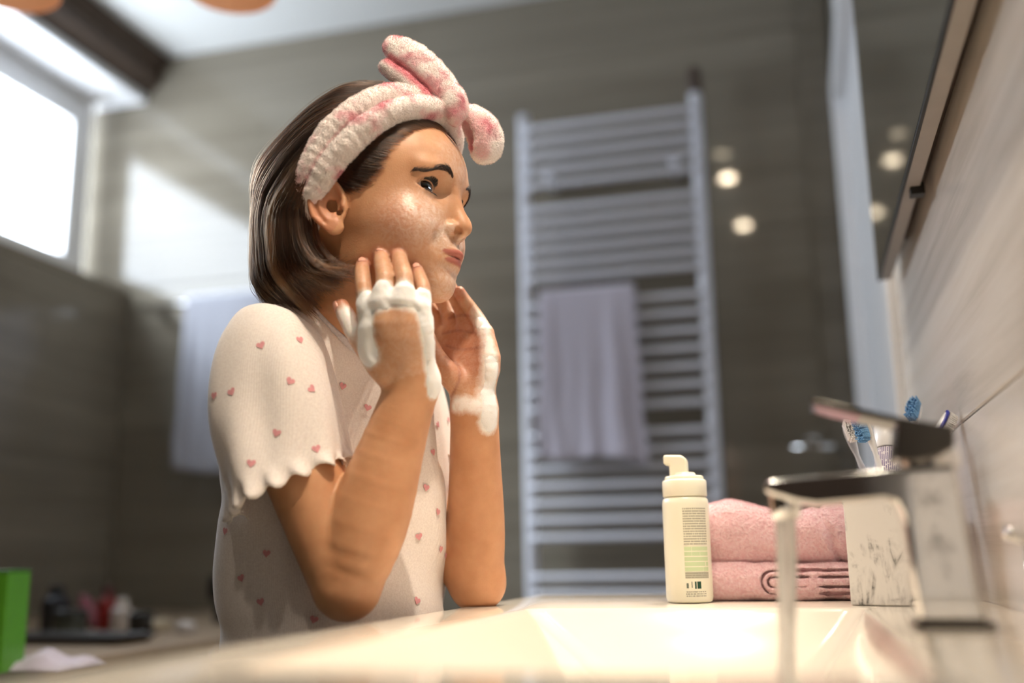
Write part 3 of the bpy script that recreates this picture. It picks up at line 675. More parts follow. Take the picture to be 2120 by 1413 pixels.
# ================================================================== the girl
def rotm(yaw, pit, rol):
    c, s = math.cos, math.sin
    Rz = np.array([[c(yaw), -s(yaw), 0], [s(yaw), c(yaw), 0], [0, 0, 1]]); Ry = np.array([[c(pit), 0, -s(pit)], [0, 1, 0], [s(pit), 0, c(pit)]])
    Rx = np.array([[1, 0, 0], [0, c(rol), -s(rol)], [0, s(rol), c(rol)]]); return Rz@Ry@Rx
HA = rotm(math.radians(-6), math.radians(2.0), math.radians(-3)); HO = np.array([-.381, .888, 1.203])   # head axes (cm inside) and origin between the ears
def H2W(q): return HO+(np.asarray(q, float)*.01)@HA.T
def W2H(p): return local(p, HO, HA)*100
EYE = np.array([6.25, 3.0, 2.6]); EYR = 1.2
def ear_sdf(q):
    """q in cm, mirrored so the ear is on +y"""
    c, s = math.cos(math.radians(26)), math.sin(math.radians(26)); p = q-np.array([-1.0, 7.25, .75], np.float32)
    # swing the back of the ear outwards, tilt its axis backwards
    x = c*p[:, 0]-s*p[:, 1]; y = s*p[:, 0]+c*p[:, 1]; z = p[:, 2]
    a = math.radians(12); x, z = math.cos(a)*x+math.sin(a)*z, -math.sin(a)*x+math.cos(a)*z
    wx = np.where(z < -1.0, 1.65-.16*(-1.0-z), 1.75)
    rr = np.sqrt((x/wx)**2+(z/np.where(z > 0, 2.9, 2.75))**2); ed = (rr-1)*1.8
    plate = np.maximum(ed+.12, np.abs(y-.05)-.22); plate = smax(ed+.1, np.abs(y)-.2, .2)
    rim = np.sqrt((ed+.22)**2+(y-.22)**2)-.27; rim = np.where((z < -1.4) & (x > -2), rim+np.clip((-1.4-z)*.25, 0, .6), rim)
    d = smin(plate, rim, .18)
    # antihelix: inner curved ridge
    r2 = np.sqrt(((x-.25)/1.0)**2+((z-.1)/1.75)**2); ah = np.sqrt(((r2-1)*1.15)**2+(y-.18)**2)-.2; ah = np.where(x > .45, ah+(x-.45)*.9, ah); d = smin(d, ah, .2)
    p2 = np.stack([x, y, z], 1)
    d = smax(d, -ell(p2, (-.1, .42, 1.55), (.55, .35, .5)), .2)
    d = smin(d, ell(p2, (1.30, .25, -.45), (.3, .34, .5)), .22)       # tragus
    d = smin(d, ell(p2, (.2, .12, -2.25), (.85, .3, .75)), .3)         # lobe
    bowl = np.minimum(ell(p2, (.38, .58, -.1), (.74, .80, .95)), ell(p2, (.88, .30, -.9), (.30, .55, .30)))
    return d, bowl
def eye_open(q):
    """opening between the lids in eye space: negative inside; q relative to the eye centre, y outwards"""
    th = np.arctan2(q[:, 1], q[:, 0]); r = np.sqrt((q**2).sum(1)); el = np.arcsin(np.clip(q[:, 2]/np.maximum(r, 1e-4), -1, 1))
    u = (th-.27)/1.06; w = np.clip(1-u*u, 0, 1); mid = .02+.05*u
    up = mid+.50*w**.65; lo = mid-.40*w**.8
    return np.maximum(np.maximum(el-up, lo-el), np.abs(u)-1)*EYR
def head_sdf(P):
    q = W2H(P).astype(np.float32); m = q.copy(); m[:, 1] = np.abs(m[:, 1]); x, ya, z = m.T
    d = ell(q, (-1.0, 0, 5.2), (9.2, 7.1, 8.8))
    d = smin(d, ell(q, (3.2, 0, 5.3), (6.0, 6.1, 5.6)), 1.5)
    d = smin(d, ell(q, (2.9, 0, -.2), (5.4, 5.75, 5.4)), 2.0)
    d = smin(d, ell(m, (5.0, 3.1, -1.1), (2.65, 2.6, 2.8)), 1.4)
    d = smin(d, ell(q, (2.7, 0, -3.7), (4.9, 5.0, 3.4)), 1.6)
    d = smin(d, ell(q, (6.4, 0, -5.85), (1.6, 2.1, 1.6)), 1.3)
    d = smin(d, ell(q, (6.2, 0, -3.4), (2.4, 2.5, 2.3)), 1.2)
    d = smin(d, ell(m, (6.9, 2.2, 4.35), (1.5, 2.4, .9)), 1.0)                     # brow
    d = smax(d, -ell(m, (8.75, 2.9, 2.5), (1.55, 1.7, 1.15)), 1.0)               # socket
    # eyes: lids wrap the ball, then the slit is opened
    e = m-EYE.astype(np.float32); er = np.sqrt((e**2).sum(1)); d = smin(d, er-(EYR+.14), .35)
    fold = np.sqrt((er-EYR-.17)**2+(e[:, 2]-.66+.12*(e[:, 1]/1.2)**2)**2)-.06; d = smax(d, -fold, .12)
    d = smax(d, -np.maximum(np.maximum(eye_open(e), -e[:, 0]), EYR-.1-er), .08)
    # nose
    d = smin(d, chain(q, [(8.0, 0, 3.3), (8.5, 0, 1.6), (9.05, 0, .1)], (.5, .58, .72), .3), .8)
    d = smin(d, sph(q, (9.22, 0, -.6), .84), .5)
    d = smin(d, ell(m, (8.3, .98, -.85), (.78, .68, .68)), .38)
    d = smin(d, chain(q, [(9.3, 0, -1.05), (8.5, 0, -1.8)], (.34, .32), .2), .30)
    d = smax(d, -ell(m, (8.96, .76, -1.12), (.42, .46, .34)), .10)
    # mouth: warp so that the lips follow the dental arch
    w = q.copy(); w[:, 0] += .26*q[:, 1]**2; w[:, 2] -= .05*q[:, 1]
    d = smin(d, ell(w, (8.45, 0, -3.12), (.6, 1.75, .44)), .35); d = smin(d, ell(w, (8.15, 0, -3.95), (.52, 1.5, .42)), .35)
    d = smax(d, -ell(w, (8.95, 0, -3.52), (.6, 1.75, .06)), .15)
    d = smax(d, -ell(w, (9.05, 0, -2.25), (.3, .2, .5)), .3)                    # philtrum
    d = smax(d, -ell(w, (9.05, 0, -4.95), (.8, 1.6, .42)), .8)
    # cheek fold beside the screwed-up mouth
    d = smax(d, -ell(m, (8.2, 2.9, -2.7), (.6, .3, .6)), .8)
    ea = m.copy(); g = ell(ea, (-1.3, 7.2, .6), (3.2, 2.6, 3.9)) < .1
    de = np.full(len(q), 5., np.float32); db = np.full(len(q), 5., np.float32)
    if g.any(): de[g], db[g] = ear_sdf(m[g])
    return smax(smin(d, de, .35), -db, .30)*.01
# ---- limbs in the room (pixel of the photo + distance along the lens axis)
SHO_R, ELB_R, WRI_R = U(548, 758, .955), U(718, 1212, .895), U(857, 790, .915)
SHO_L, ELB_L, WRI_L = U(760, 790, 1.15), U(988, 1205, 1.055), U(982, 850, 1.035)
def limb(p, pts, rad, n=14):
    K = spline(np.c_[np.array(pts), np.array(rad)], n); d = None
    for i in range(n-1):
        c = cone(p, K[i, :3], K[i+1, :3], K[i, 3], K[i+1, 3]); d = c if d is None else np.minimum(d, c)
    return d
RH = dict(
    index=([U(772, 690, .906), U(760, 640, .909), U(753, 597, .912), U(750, 566, .925), U(750, 549, .936)], [.0095, .0088, .0075, .0070, .0062]),
    middle=([U(802, 680, .898), U(793, 628, .900), U(797, 580, .904), U(791, 545, .921), U(789, 528, .934)], [.0098, .0092, .0080, .0074, .0065]),
    ring=([U(838, 680, .896), U(834, 627, .897), U(838, 580, .902), U(829, 543, .920), U(824, 524, .933)], [.0095, .0088, .0078, .0072, .0063]),
    pinky=([U(873, 690, .900), U(873, 638, .902), U(877, 602, .906), U(869, 574, .918), U(864, 559, .927)], [.0085, .0078, .0066, .0061, .0054]),
    thumb=([U(800, 770, .905), U(768, 728, .910), U(738, 690, .920), U(716, 652, .930), U(707, 634, .935)], [.0130, .0120, .0095, .0082, .0070]))
LH = dict(
    pinky=([U(1012, 752, 1.030), U(1004, 690, 1.040), U(986, 655, 1.050), U(962, 622, 1.055), U(951, 604, 1.055)], [.0105, .0090, .0075, .0068, .0060]),
    ring=([U(985, 745, 1.045), U(968, 682, 1.055), U(955, 640, 1.068), U(938, 606, 1.072), U(928, 585, 1.072)], [.0105, .0095, .0082, .0074, .0066]),
    middle=([U(960, 742, 1.055), U(940, 682, 1.070), U(925, 640, 1.085), U(905, 604, 1.088), U(893, 580, 1.086)], [.0105, .0095, .0082, .0074, .0066]),
    index=([U(940, 745, 1.06), U(915, 690, 1.08), U(898, 652, 1.095), U(878, 615, 1.098), U(866, 592, 1.096)], [.0100, .0092, .0078, .0072, .0064]),
    thumb=([U(958, 805, 1.035), U(930, 775, 1.030), U(903, 740, 1.032), U(885, 700, 1.040), U(876, 676, 1.045)], [.0130, .0120, .0098, .0085, .0072]))
def hand_sdf(p, Hd, wrist, back):
    """palm from metacarpals, then each finger as its own chain"""
    w = np.asarray(wrist); nrm = back/np.linalg.norm(back); mid = (Hd['middle'][0][0]+Hd['ring'][0][0])/2
    pal = cone(p, w, w+(mid-w)*.75, .0215, .0125)
    for k in ('index', 'middle', 'ring', 'pinky'):
        pts, rad = Hd[k]; a = w+(pts[0]-w)*.35
        pal = smin(pal, limb(p, [a, pts[0], pts[1]], (.0125, rad[0]+.0018, rad[1]), 6), .012)
    pts, rad = Hd['thumb']; d = smin(pal, limb(p, [w+(pts[0]-w)*.5]+pts, [.0125]+list(rad), 12), .008)
    for k in ('index', 'middle', 'ring', 'pinky'):
        pts, rad = Hd[k]; d = smin(d, limb(p, pts[1:], rad[1:], 9), .0024)
    return d
BACK_R = U(820, 660, .90)-U(820, 660, .95); BACK_L = U(990, 720, 1.1)-U(970, 720, 1.0)
TOR_O = np.array([-.455, .980, .85]); TOR_YAW = math.radians(-27)
TA = rotm(TOR_YAW, 0, 0)
TT = spline(np.array([(-.25, .122, .092, -.010), (-.15, .116, .089, -.004), (-.05, .111, .086, .0), (.05, .110, .083, .002), (.13, .117, .084, .0), (.19, .116, .079, -.004), (.23, .104, .070, -.002), (.265, .080, .058, .004), (.30, .050, .045, .008)]), 120)
def torso_core(P, grow=0.0):
    q = local(P, TOR_O, TA); x, y, z = q.T
    zc = np.clip(z, -.25, .30)
    hw = np.interp(zc, TT[:, 0], TT[:, 1]).astype(np.float32)+grow; hd = np.interp(zc, TT[:, 0], TT[:, 2]).astype(np.float32)+grow; cx = np.interp(zc, TT[:, 0], TT[:, 3]).astype(np.float32)
    k0 = np.sqrt(((x-cx)/hd)**2+(y/hw)**2); k1 = np.sqrt(((x-cx)/hd**2)**2+(y/hw**2)**2)
    return np.maximum(k0*(k0-1)/np.maximum(k1, 1e-5), np.abs(z-.011)-.261)
NECK0 = TOR_O+np.array([.012, .0, .285]); NECK0 = TOR_O+TA@np.array([.014, 0, .285]); NECK1 = H2W((-1.2, 0, -3.2))
def body_sdf(P):
    P = P.astype(np.float32)
    d = masked(P, head_sdf, HO+np.array([0, 0, .02]), .165)
    d = smin(d, cone(P, NECK0, NECK1, .050, .0445), .02)
    d = smin(d, torso_core(P), .025)
    tr = chain(P, [NECK0+np.array([0, 0, .02]), SHO_R], (.045, .040), .02); d = smin(d, tr, .03)
    d = smin(d, chain(P, [NECK0+np.array([0, 0, .02]), SHO_L], (.045, .040), .02), .03)
    def armR(p):
        u = limb(p, [SHO_R, SHO_R*.45+ELB_R*.55, ELB_R], (.041, .0355, .0300))
        f = limb(p, [ELB_R, ELB_R*.68+WRI_R*.32, ELB_R*.25+WRI_R*.75, WRI_R], (.0290, .0355, .0268, .0232)); return smin(u, f, .004)
    def armL(p):
        u = limb(p, [SHO_L, ELB_L], (.038, .028), 4)
        f = limb(p, [ELB_L, ELB_L*.68+WRI_L*.32, ELB_L*.25+WRI_L*.75, WRI_L], (.0265, .0290, .0255, .0238)); return smin(u, f, .01)
    aR = masked(P, armR, (SHO_R+ELB_R+WRI_R)/3, .255); aL = masked(P, armL, (SHO_L+ELB_L+WRI_L)/3, .27)
    hR = masked(P, lambda p: hand_sdf(p, RH, WRI_R, BACK_R), U(800, 665, .915), .095); hL = masked(P, lambda p: hand_sdf(p, LH, WRI_L, BACK_L), U(955, 730, 1.05), .10)
    aR = smin(aR, hR, .008); aL = smin(aL, hL, .008)
    # the hands touch the face without melting into it; the arms grow out of the shoulders
    k = np.where(P[:, 2] < 1.06, .012, .0012).astype(np.float32)
    d = smin(d, aR, k); d = smin(d, aL, k)
    return d.astype(np.float32)
person = empty('person', (TOR_O[0], TOR_O[1], 0)); tag(person, 'girl in a pink heart print shirt and plush bow headband washing her face with foam', 'person')
def pchild(o, par=None):
    par = par or person; o.parent = par; o.matrix_parent_inverse = Matrix.Translation(-Vector(person.location)) if par is person else Matrix(); return o
import time as _t; _t0 = _t.time()
BV, BQ = sdf_mesh(body_sdf, (-.60, .74, .60), (-.20, 1.20, 1.36), HB)
print('BODY', len(BV), len(BQ), _t.time()-_t0)
# ---- skin
SK = NT('skin'); fo_ = SK.attr('film'); li = SK.attr('lip'); fl = SK.attr('flush'); hr = SK.attr('scalp'); cr_ = SK.attr('crease')
pn1 = SK.noise(SK.pos(), 38, 4, .55); pn2 = SK.noise(SK.pos(), 900, 2)
c = SK.ramp(pn1, [(.3, srgb('c08a63')), (.7, srgb('cf9b74'))])
c = SK.mix(fl, c, srgb('b96f54')); c = SK.mix(li, c, srgb('ad6556')); c = SK.mix(cr_, c, srgb('9c5a40')); c = SK.mix(hr, c, srgb('33231a'))
swirl = SK.noise(SK.pos(), 125, 6, .66, 1.8); filmf = SK.math('MULTIPLY', fo_, SK.ramp(swirl, [(.40, (.30, .30, .30)), (.62, (1, 1, 1))]))
c = SK.mix(SK.math('MULTIPLY', filmf, .66), c, srgb('f4ece4'))
fw = SK.math('MULTIPLY', SK.attr('lather'), 1.0); fwn = SK.ramp(SK.math('ADD', fw, SK.math('MULTIPLY', SK.math('SUBTRACT', SK.noise(SK.pos(), 170, 5, .6), .5), .55)), [(.18, (0, 0, 0)), (.62, (1, 1, 1))])
c = SK.mix(SK.math('MULTIPLY', fwn, .93), c, srgb('f3efea')); SK.color(c)
SK.set(Subsurface_Weight=.22, Subsurface_Radius=(.012, .0045, .0025), Subsurface_Scale=.6, Specular_IOR_Level=.45)
rgh = SK.ramp(fo_, [(0, (.48, .48, .48)), (.7, (.30, .30, .30))]); SK.l(rgh, SK.b.inputs['Roughness'])
bsum = SK.math('ADD', SK.math('MULTIPLY', pn2, .25), SK.math('MULTIPLY', SK.math('MULTIPLY', SK.noise(SK.pos(), 420, 3, .6), fo_), 1.0)); SK.bump(bsum, .45, .0012)
body = pchild(np_mesh('body', BV, BQ, SK.m)); hq = W2H(BV)
def sm(x, a, b): t = np.clip((x-a)/(b-a), 0, 1); return t*t*(3-2*t)
nearh = (np.abs(hq[:, 0]) < 14) & (hq[:, 2] > -10) & (np.abs(hq[:, 1]) < 9)
wq = hq.copy(); wq[:, 0] += .26*hq[:, 1]**2; wq[:, 2] -= .05*hq[:, 1]
lipd = np.minimum(ell(wq.astype(np.float32), (8.4, 0, -3.18), (1.1, 2.6, .40)), ell(wq.astype(np.float32), (8.2, 0, -3.88), (1.0, 2.25, .40)))
hand_near = np.minimum(hand_sdf(BV, RH, WRI_R, BACK_R), hand_sdf(BV, LH, WRI_L, BACK_L)); is_hand = hand_near < .0015
vattr(body, 'lip', sm(-lipd, -.06, .08)*nearh*~is_hand)
fl_ = .55*np.exp(-((hq[:, 0]-5.2)**2/6+(np.abs(hq[:, 1])-5)**2/5+(hq[:, 2]+.8)**2/5))*nearh
ear_m = ell(np.c_[hq[:, 0], np.abs(hq[:, 1]), hq[:, 2]].astype(np.float32), (-1.4, 8.0, .7), (2.6, 1.3, 3.4)) < 0
fl_ = np.maximum(fl_, .45*(ear_m & nearh))
for Hd in (RH, LH):
    for k in Hd:
        pts, rad = Hd[k]; fl_ = np.maximum(fl_, .6*sm(.014-np.linalg.norm(BV-pts[-1], axis=1), 0, .007)); fl_ = np.maximum(fl_, .35*sm(.009-np.linalg.norm(BV-pts[2], axis=1), 0, .006))
fl_ = np.maximum(fl_, .55*sm(.05-np.linalg.norm(BV-U(965, 720, 1.035), axis=1), 0, .03)*(hand_near < .004))
vattr(body, 'flush', fl_)
# where hair grows: behind the hairline, above and in front of the ears
def hairline(q):
    """positive inside the hair area (cm)"""
    x, y, z = q[:, 0], np.abs(q[:, 1]), q[:, 2]
    f = np.interp(z, [-1, 1.2, 2.6, 4.0, 5.5, 7.0, 8.3, 9.3, 10.5], [.2, 1.0, 2.7, 4.0, 4.9, 5.8, 6.9, 8.0, 9.6])
    front = f-x; below = z-np.interp(x, [-12, -6, -2.2, -1.0, 0.4, 2.0], [-5.5, -4.5, 2.2, 3.4, 2.0, 2.4])
    return np.minimum(front, below)
hl = hairline(hq)+.35*vnoise(hq.astype(np.float32), 1.6, 3)
vattr(body, 'scalp', sm(hl, -.2, 1.4)*.95*nearh*~ear_m*~is_hand)
film = np.maximum.reduce([1.0*np.exp(-((hq[:, 0]-8.4)**2/4+(np.abs(hq[:, 1])-2.1)**2/1.1+(hq[:, 2]+1.9)**2/2.2)), .6*np.exp(-((hq[:, 0]-7.4)**2/6+hq[:, 1]**2/9+(hq[:, 2]+5.6)**2/4)),
    .8*np.exp(-((hq[:, 0]-6.3)**2/10+(np.abs(hq[:, 1])-4)**2/5+(hq[:, 2]+.6)**2/6)), .5*np.exp(-((hq[:, 0]-8.6)**2/6+hq[:, 1]**2/9+(hq[:, 2]-6)**2/5)), .75*np.exp(-((hq[:, 0]-9)**2/3+hq[:, 1]**2/1.5+(hq[:, 2]+2.3)**2/.7))])*nearh
film = film*(1-sm(-lipd, -.1, .05))
vattr(body, 'film', np.clip(film*1.25, 0, 1)*(hl < 0)*~is_hand+is_hand*.25)
# soap film around the foam on the hands is added to the same attribute further down
# palm creases of the open hand
cre = np.zeros(len(BV))
for pl_ in ([(925, 715), (945, 722), (970, 722), (1003, 717)], [(922, 738), (945, 752), (952, 775), (945, 800), (935, 820)], [(918, 690), (950, 684), (985, 690)], [(930, 658), (955, 652), (975, 655)]):
    pp = spline(np.array([U(a, b, 1.02) for a, b in pl_]), 24); ray = (pp-CAM)/np.linalg.norm(pp-CAM, axis=1)[:, None]; vd = BV-CAM; vr = vd/np.linalg.norm(vd, axis=1)[:, None]
    g = (vd@CF > .98) & (np.abs(vr@CF) > 0) & (hand_sdf(BV, LH, WRI_L, BACK_L) < .004)
    dist = np.full(len(BV), 1.0); dist[g] = np.min(np.linalg.norm(vr[g][:, None]-ray[None], axis=2), 1); cre = np.maximum(cre, .7*sm(.0021-dist, 0, .0014))
vattr(body, 'crease', cre)
# ---- finger nails
M_nail = plain('finger_nail', srgb('e2a894'), .22, var=.02)
for Hd, bk in ((RH, BACK_R),):
    for k in Hd:
        pts, rad = Hd[k]; t = pts[-1]-pts[-2]; t /= np.linalg.norm(t); n_ = bk/np.linalg.norm(bk)
        if k == 'thumb': n_ = n_*.5-CR*.8
        n_ = n_-t*(n_@t); n_ /= np.linalg.norm(n_); s_ = np.cross(t, n_); r = rad[-1]; vv, ff = [], []
        for i in range(7):
            for j in range(7):
                u, v_ = (i/6-.5)*2, (j/6-.5)*2; w_ = .72*r*(1-.25*max(0, u)**2)*math.sqrt(max(0, 1-.12*u*u)); a = v_*.8
                vv.append(pts[-1]+t*(u*.0042+.0012)*(1-.12*v_*v_)+s_*w_*math.sin(a)*1.15+n_*(r*math.cos(a*.85)*1.0+.0004-.0012*max(0, u)**2))
        ff = [(i*7+j, i*7+j+1, (i+1)*7+j+1, (i+1)*7+j) for i in range(6) for j in range(6)]
        o = mesh_obj('finger_nail', vv, ff, M_nail, None, True); mods(o, solid=.0006); pchild(o)
# ---- eyes, lashes, brows
EM = NT('eye'); ob = EM.n('ShaderNodeTexCoord'); ln = EM.n('ShaderNodeVectorMath', operation='NORMALIZE'); EM.l(ob.outputs['Object'], ln.inputs[0]); sx_ = EM.n('ShaderNodeSeparateXYZ'); EM.l(ln.outputs[0], sx_.inputs[0])
ang = EM.math('ARCCOSINE', EM.math('MINIMUM', sx_.outputs[0], 1.0)); EM.color(EM.ramp(ang, [(.0, (.004, .003, .003)), (.26, (.004, .003, .003)), (.29, srgb('1d0f08')), (.50, srgb('2c170c')), (.58, srgb('120906')), (.64, srgb('cfc2bb')), (.9, srgb('b9a59b'))]))
EM.set(Roughness=.06, Specular_IOR_Level=.7, Coat_Weight=1.0, Coat_Roughness=.02)
HM = NT('dark_hair'); HM.t.nodes.remove(HM.b); hb_ = HM.n('ShaderNodeBsdfHairPrincipled'); hb_.parametrization = 'COLOR'; hb_.inputs['Color'].default_value = srgb('3a2519'); hb_.inputs['Roughness'].default_value = .3
HM.l(hb_.outputs[0], HM.t.nodes['Material Output'].inputs[0])
BRM = NT('brow_hair'); BRM.set(Base_Color=srgb('33221a'), Roughness=.5)
LM = plain('lash_black', srgb('120c09'), .5)
for sgn in (-1, 1):
    c = H2W(EYE*np.array([1, sgn, 1])); bm = bmesh.new(); bmesh.ops.create_uvsphere(bm, u_segments=48, v_segments=32, radius=EYR*.01); me = bpy.data.meshes.new('eyeball'); bm.to_mesh(me); bm.free(); me.shade_smooth(); me.materials.append(EM.m)
    o = link(bpy.data.objects.new('eyeball', me)); gz = HA@np.array([1, .18 if sgn < 0 else -.02, .10]); gz = HA@np.array([1, -.50, .12])
    o.matrix_world = Matrix.Translation(Vector(c))@Vector(gz).to_track_quat('X', 'Z').to_matrix().to_4x4(); pm = o.matrix_world.copy(); o.parent = person; o.matrix_parent_inverse = Matrix.Translation(-Vector(person.location))
    S_ = []
    for up_, n_ in ((1, 110), (0, 34)):
        for i in range(n_):
            u = -.92+1.42*i/(n_-1)+RNG.normal(0, .012); th = .27+1.06*u; w = max(0, 1-u*u); mid = .02+.05*u; el = mid+(.50*w**.65 if up_ else -.40*w**.8)
            r0 = EYR+.10; rt = np.array([math.cos(el)*math.cos(th), math.cos(el)*math.sin(th), math.sin(el)]); L_ = (.85+.2*u if up_ else .36)*(.85+.3*RNG.random())
            out = rt*1.0+np.array([.1, .35*u+RNG.normal(0, .08), 0]); out /= np.linalg.norm(out); upv = np.array([0, 0, 1.0 if up_ else -1.0]); st = []
            for q in np.linspace(0, 1, 6): pt = EYE+rt*r0+out*L_*q*.9+upv*(L_*(.62*q*q-.12*q)); st.append(H2W(pt*np.array([1, sgn, 1])))
            S_.append(st)
    pchild(hair_curves('eyelashes', np.array(S_), np.linspace(.00022, .00005, 6), LM))
    K = spline(np.array([(8.6, 1.35, 4.15), (8.4, 2.2, 4.55), (7.6, 3.4, 4.62), (6.4, 4.6, 4.0)]), 60); S_ = []
    for i in range(420):
        t = RNG.random(); k = K[int(t*59)]; wd = .21*(1-.5*t)*(.5+min(1, t*4)*.5); tan = K[min(59, int(t*59)+3)]-K[max(0, int(t*59)-3)]; tan /= np.linalg.norm(tan)
        off = RNG.uniform(-1, 1)*wd; dr = tan*1.0+np.array([0, 0, .55*(1-t*1.6)-off*.9]); dr /= np.linalg.norm(dr); L_ = RNG.uniform(.5, .95)*(1-.3*t); st = []
        for q in np.linspace(0, 1, 5): st.append(k+np.array([0, 0, off])+dr*L_*q+np.array([0, 0, -.12*q*q]))
        S_.append(st)
    S_ = np.array(S_)*np.array([1, sgn, 1]); W_ = H2W(S_.reshape(-1, 3)).astype(np.float32)
    lift = np.tile(np.array([.0002, .0005, .0008, .0010, .0010]), len(S_))
    for _ in range(4):
        e_ = .0008; g = np.stack([head_sdf(W_+np.eye(3, dtype=np.float32)[k]*e_)-head_sdf(W_-np.eye(3, dtype=np.float32)[k]*e_) for k in range(3)], 1); g /= np.linalg.norm(g, axis=1)[:, None]+1e-9; W_ = W_-g*(head_sdf(W_)-lift)[:, None]
    pchild(hair_curves('eyebrow', W_.reshape(-1, 5, 3), np.linspace(.00012, .00004, 5), BRM.m))
# ---- shirt
SM = NT('heart_shirt_cotton'); rib = SM.n('ShaderNodeTexWave'); rib.inputs['Scale'].default_value = 190; rib.inputs['Distortion'].default_value = .4; SM.l(SM.pos(rot=(0, 0, .5)), rib.inputs[0])
nz = SM.noise(SM.pos(), 600, 2); SM.color(SM.ramp(nz, [(.3, srgb('e6dcd6')), (.7, srgb('f3ebe5'))])); SM.set(Roughness=.9, Specular_IOR_Level=.15, Sheen_Weight=.25, Subsurface_Weight=.08, Subsurface_Radius=(.004, .003, .002))
SM.bump(SM.math('ADD', rib.outputs['Fac'], nz), .22, .0006)
def folds(q):
    x, y, z = q.T
    f = .0050*np.sin(z*30+y*24+3*vnoise(q, 8, 1))*np.clip((.24-z)/.2, 0, 1)+.010*vnoise(q*np.array([1, 1, .5], np.float32), 15, 5)
    f += .005*np.exp(-((z-.02-.9*(y+.07))/.02)**2)*np.clip(-y*20, 0, 1)+.004*np.exp(-((z-.10+.5*(y+.1))/.018)**2)*np.clip(-y*15, 0, 1)
    return f.astype(np.float32)
def shirt_sdf(P):
    P = P.astype(np.float32); q = local(P, TOR_O, TA).astype(np.float32)
    d = torso_core(P, .0125)
    s1 = limb(P, [NECK0+np.array([0, 0, .018]), (NECK0+SHO_R)/2+np.array([0, 0, .012]), SHO_R+np.array([0, 0, -.004])], (.052, .050, .049), 7); s2 = limb(P, [NECK0+np.array([0, 0, .018]), SHO_L], (.052, .046), 4)
    d = smin(d, s1, .035); d = smin(d, s2, .035)
    d = d+folds(q)*.8
    ax = NECK1-NECK0; ax /= np.linalg.norm(ax); r = P-(NECK0+ax*.055).astype(np.float32)
    hole = np.sqrt((r**2).sum(1))-.066; hole = ell(local(P, NECK0+ax*.060+TA@np.array([.012, 0, 0]), TA), (0, 0, 0), (.072, .068, .062))
    d = smax(d, -hole, .004)
    # stay outside the raised right arm
    d = smax(d, -(masked(P, lambda p: limb(p, [SHO_R*.35+ELB_R*.65, ELB_R], (.0385, .033), 3), ELB_R, .2)), .004)
    return d
V_, Q_ = sdf_mesh(shirt_sdf, (-.63, .78, .62), (-.22, 1.24, 1.20), .0026)
shirt = pchild(np_mesh('shirt', V_, Q_, SM.m))
def sub(o, par): o.parent = par; return o
# neck rib
kk_ = []
ax = NECK1-NECK0; ax /= np.linalg.norm(ax); c0 = NECK0+ax*.060+TA@np.array([.012, 0, 0])
from mathutils.bvhtree import BVHTree
bvh = BVHTree.FromPolygons([tuple(v) for v in V_.astype(float)], [tuple(int(i) for i in f) for f in Q_])
# collar follows the cut edge: points where the opening ellipsoid meets the shirt
sd0 = torso_core(V_, .0125); hol = np.abs(ell(local(V_, c0, TA), (0, 0, 0), (.072, .068, .062)))
lq = local(V_, c0, TA); edge = hol < .0022
rimp = []
for a in np.linspace(-np.pi, np.pi, 73)[:-1]:
    m = edge & (np.abs(np.angle(np.exp(1j*(np.arctan2(lq[:, 1], lq[:, 0])-a)))) < .07)
    if m.any(): rimp.append((a, V_[m][np.argmax(np.linalg.norm(lq[m], axis=1)+lq[m][:, 2]*2.0)]))
if len(rimp) > 30:
    R0 = np.array([p for _, p in rimp]); 
    for _ in range(4): R0 = (np.roll(R0, 1, 0)+2*R0+np.roll(R0, -1, 0))/4
    CM_ = cloth_mat('collar_rib', srgb('d8d3d6'), .1, 300)
    R1 = np.vstack([R0, R0[:2]]); co = tube('collar', R1, .0042, CM_, None, 10, flat=.8, caps=False); sub(co, shirt)
# ---- sleeve: hangs loosely from the shoulder, scalloped lettuce hem
SC = np.array([(582, 664, .975, .010, .012), (575, 674, .972, .030, .032), (568, 700, .965, .045, .045), (563, 762, .955, .0545, .050), (569, 850, .945, .0590, .051), (585, 940, .935, .0580, .050), (602, 1012, .928, .0585, .050)])
SCs = spline(SC, 70); nth = 220; vv = []
for k, (px, py, dp, ra, rb) in enumerate(SCs):
    c = U(px, py, dp); s = k/69
    a0 = U(*SCs[max(0, k-1)][:3]); a1 = U(*SCs[min(69, k+1)][:3]); axd = (a1-a0)/np.linalg.norm(a1-a0)
    e1 = CR-axd*(CR@axd); e1 /= np.linalg.norm(e1); e2 = np.cross(axd, e1)
    for i in range(nth):
        t = 2*math.pi*i/nth
        fr_ = s**1.5*(.0030*math.sin(5*t+3*s+1)+.0016*math.sin(9*t-5*s))+s*.0022*math.sin(3*t+9*s)
        fr_ += .0055*math.exp(-((t-(4.2+1.2*s))/.22)**2)*s*(1-s)*4+.0050*math.exp(-((t-(5.3-.8*s))/.18)**2)*s*(1-s)*4-.006*math.exp(-((t-(4.75+.4*s))/.25)**2)*s
        hem = max(0, (s-.90)/.10); ruf = .0042*hem**1.5*math.sin(17*t+.8*math.sin(3*t)); drop = .0034*hem*math.sin(17*t+1.2+.8*math.sin(3*t))
        tilt = hem*.010*math.cos(t-math.pi)
        vv.append(c+e1*(ra+fr_+ruf+.002*hem)*math.cos(t)+e2*(rb+fr_+ruf+.002*hem)*math.sin(t)+axd*(drop+tilt))
ff = [(k*nth+i, k*nth+(i+1) % nth, (k+1)*nth+(i+1) % nth, (k+1)*nth+i) for k in range(69) for i in range(nth)]+[tuple(range(nth))]
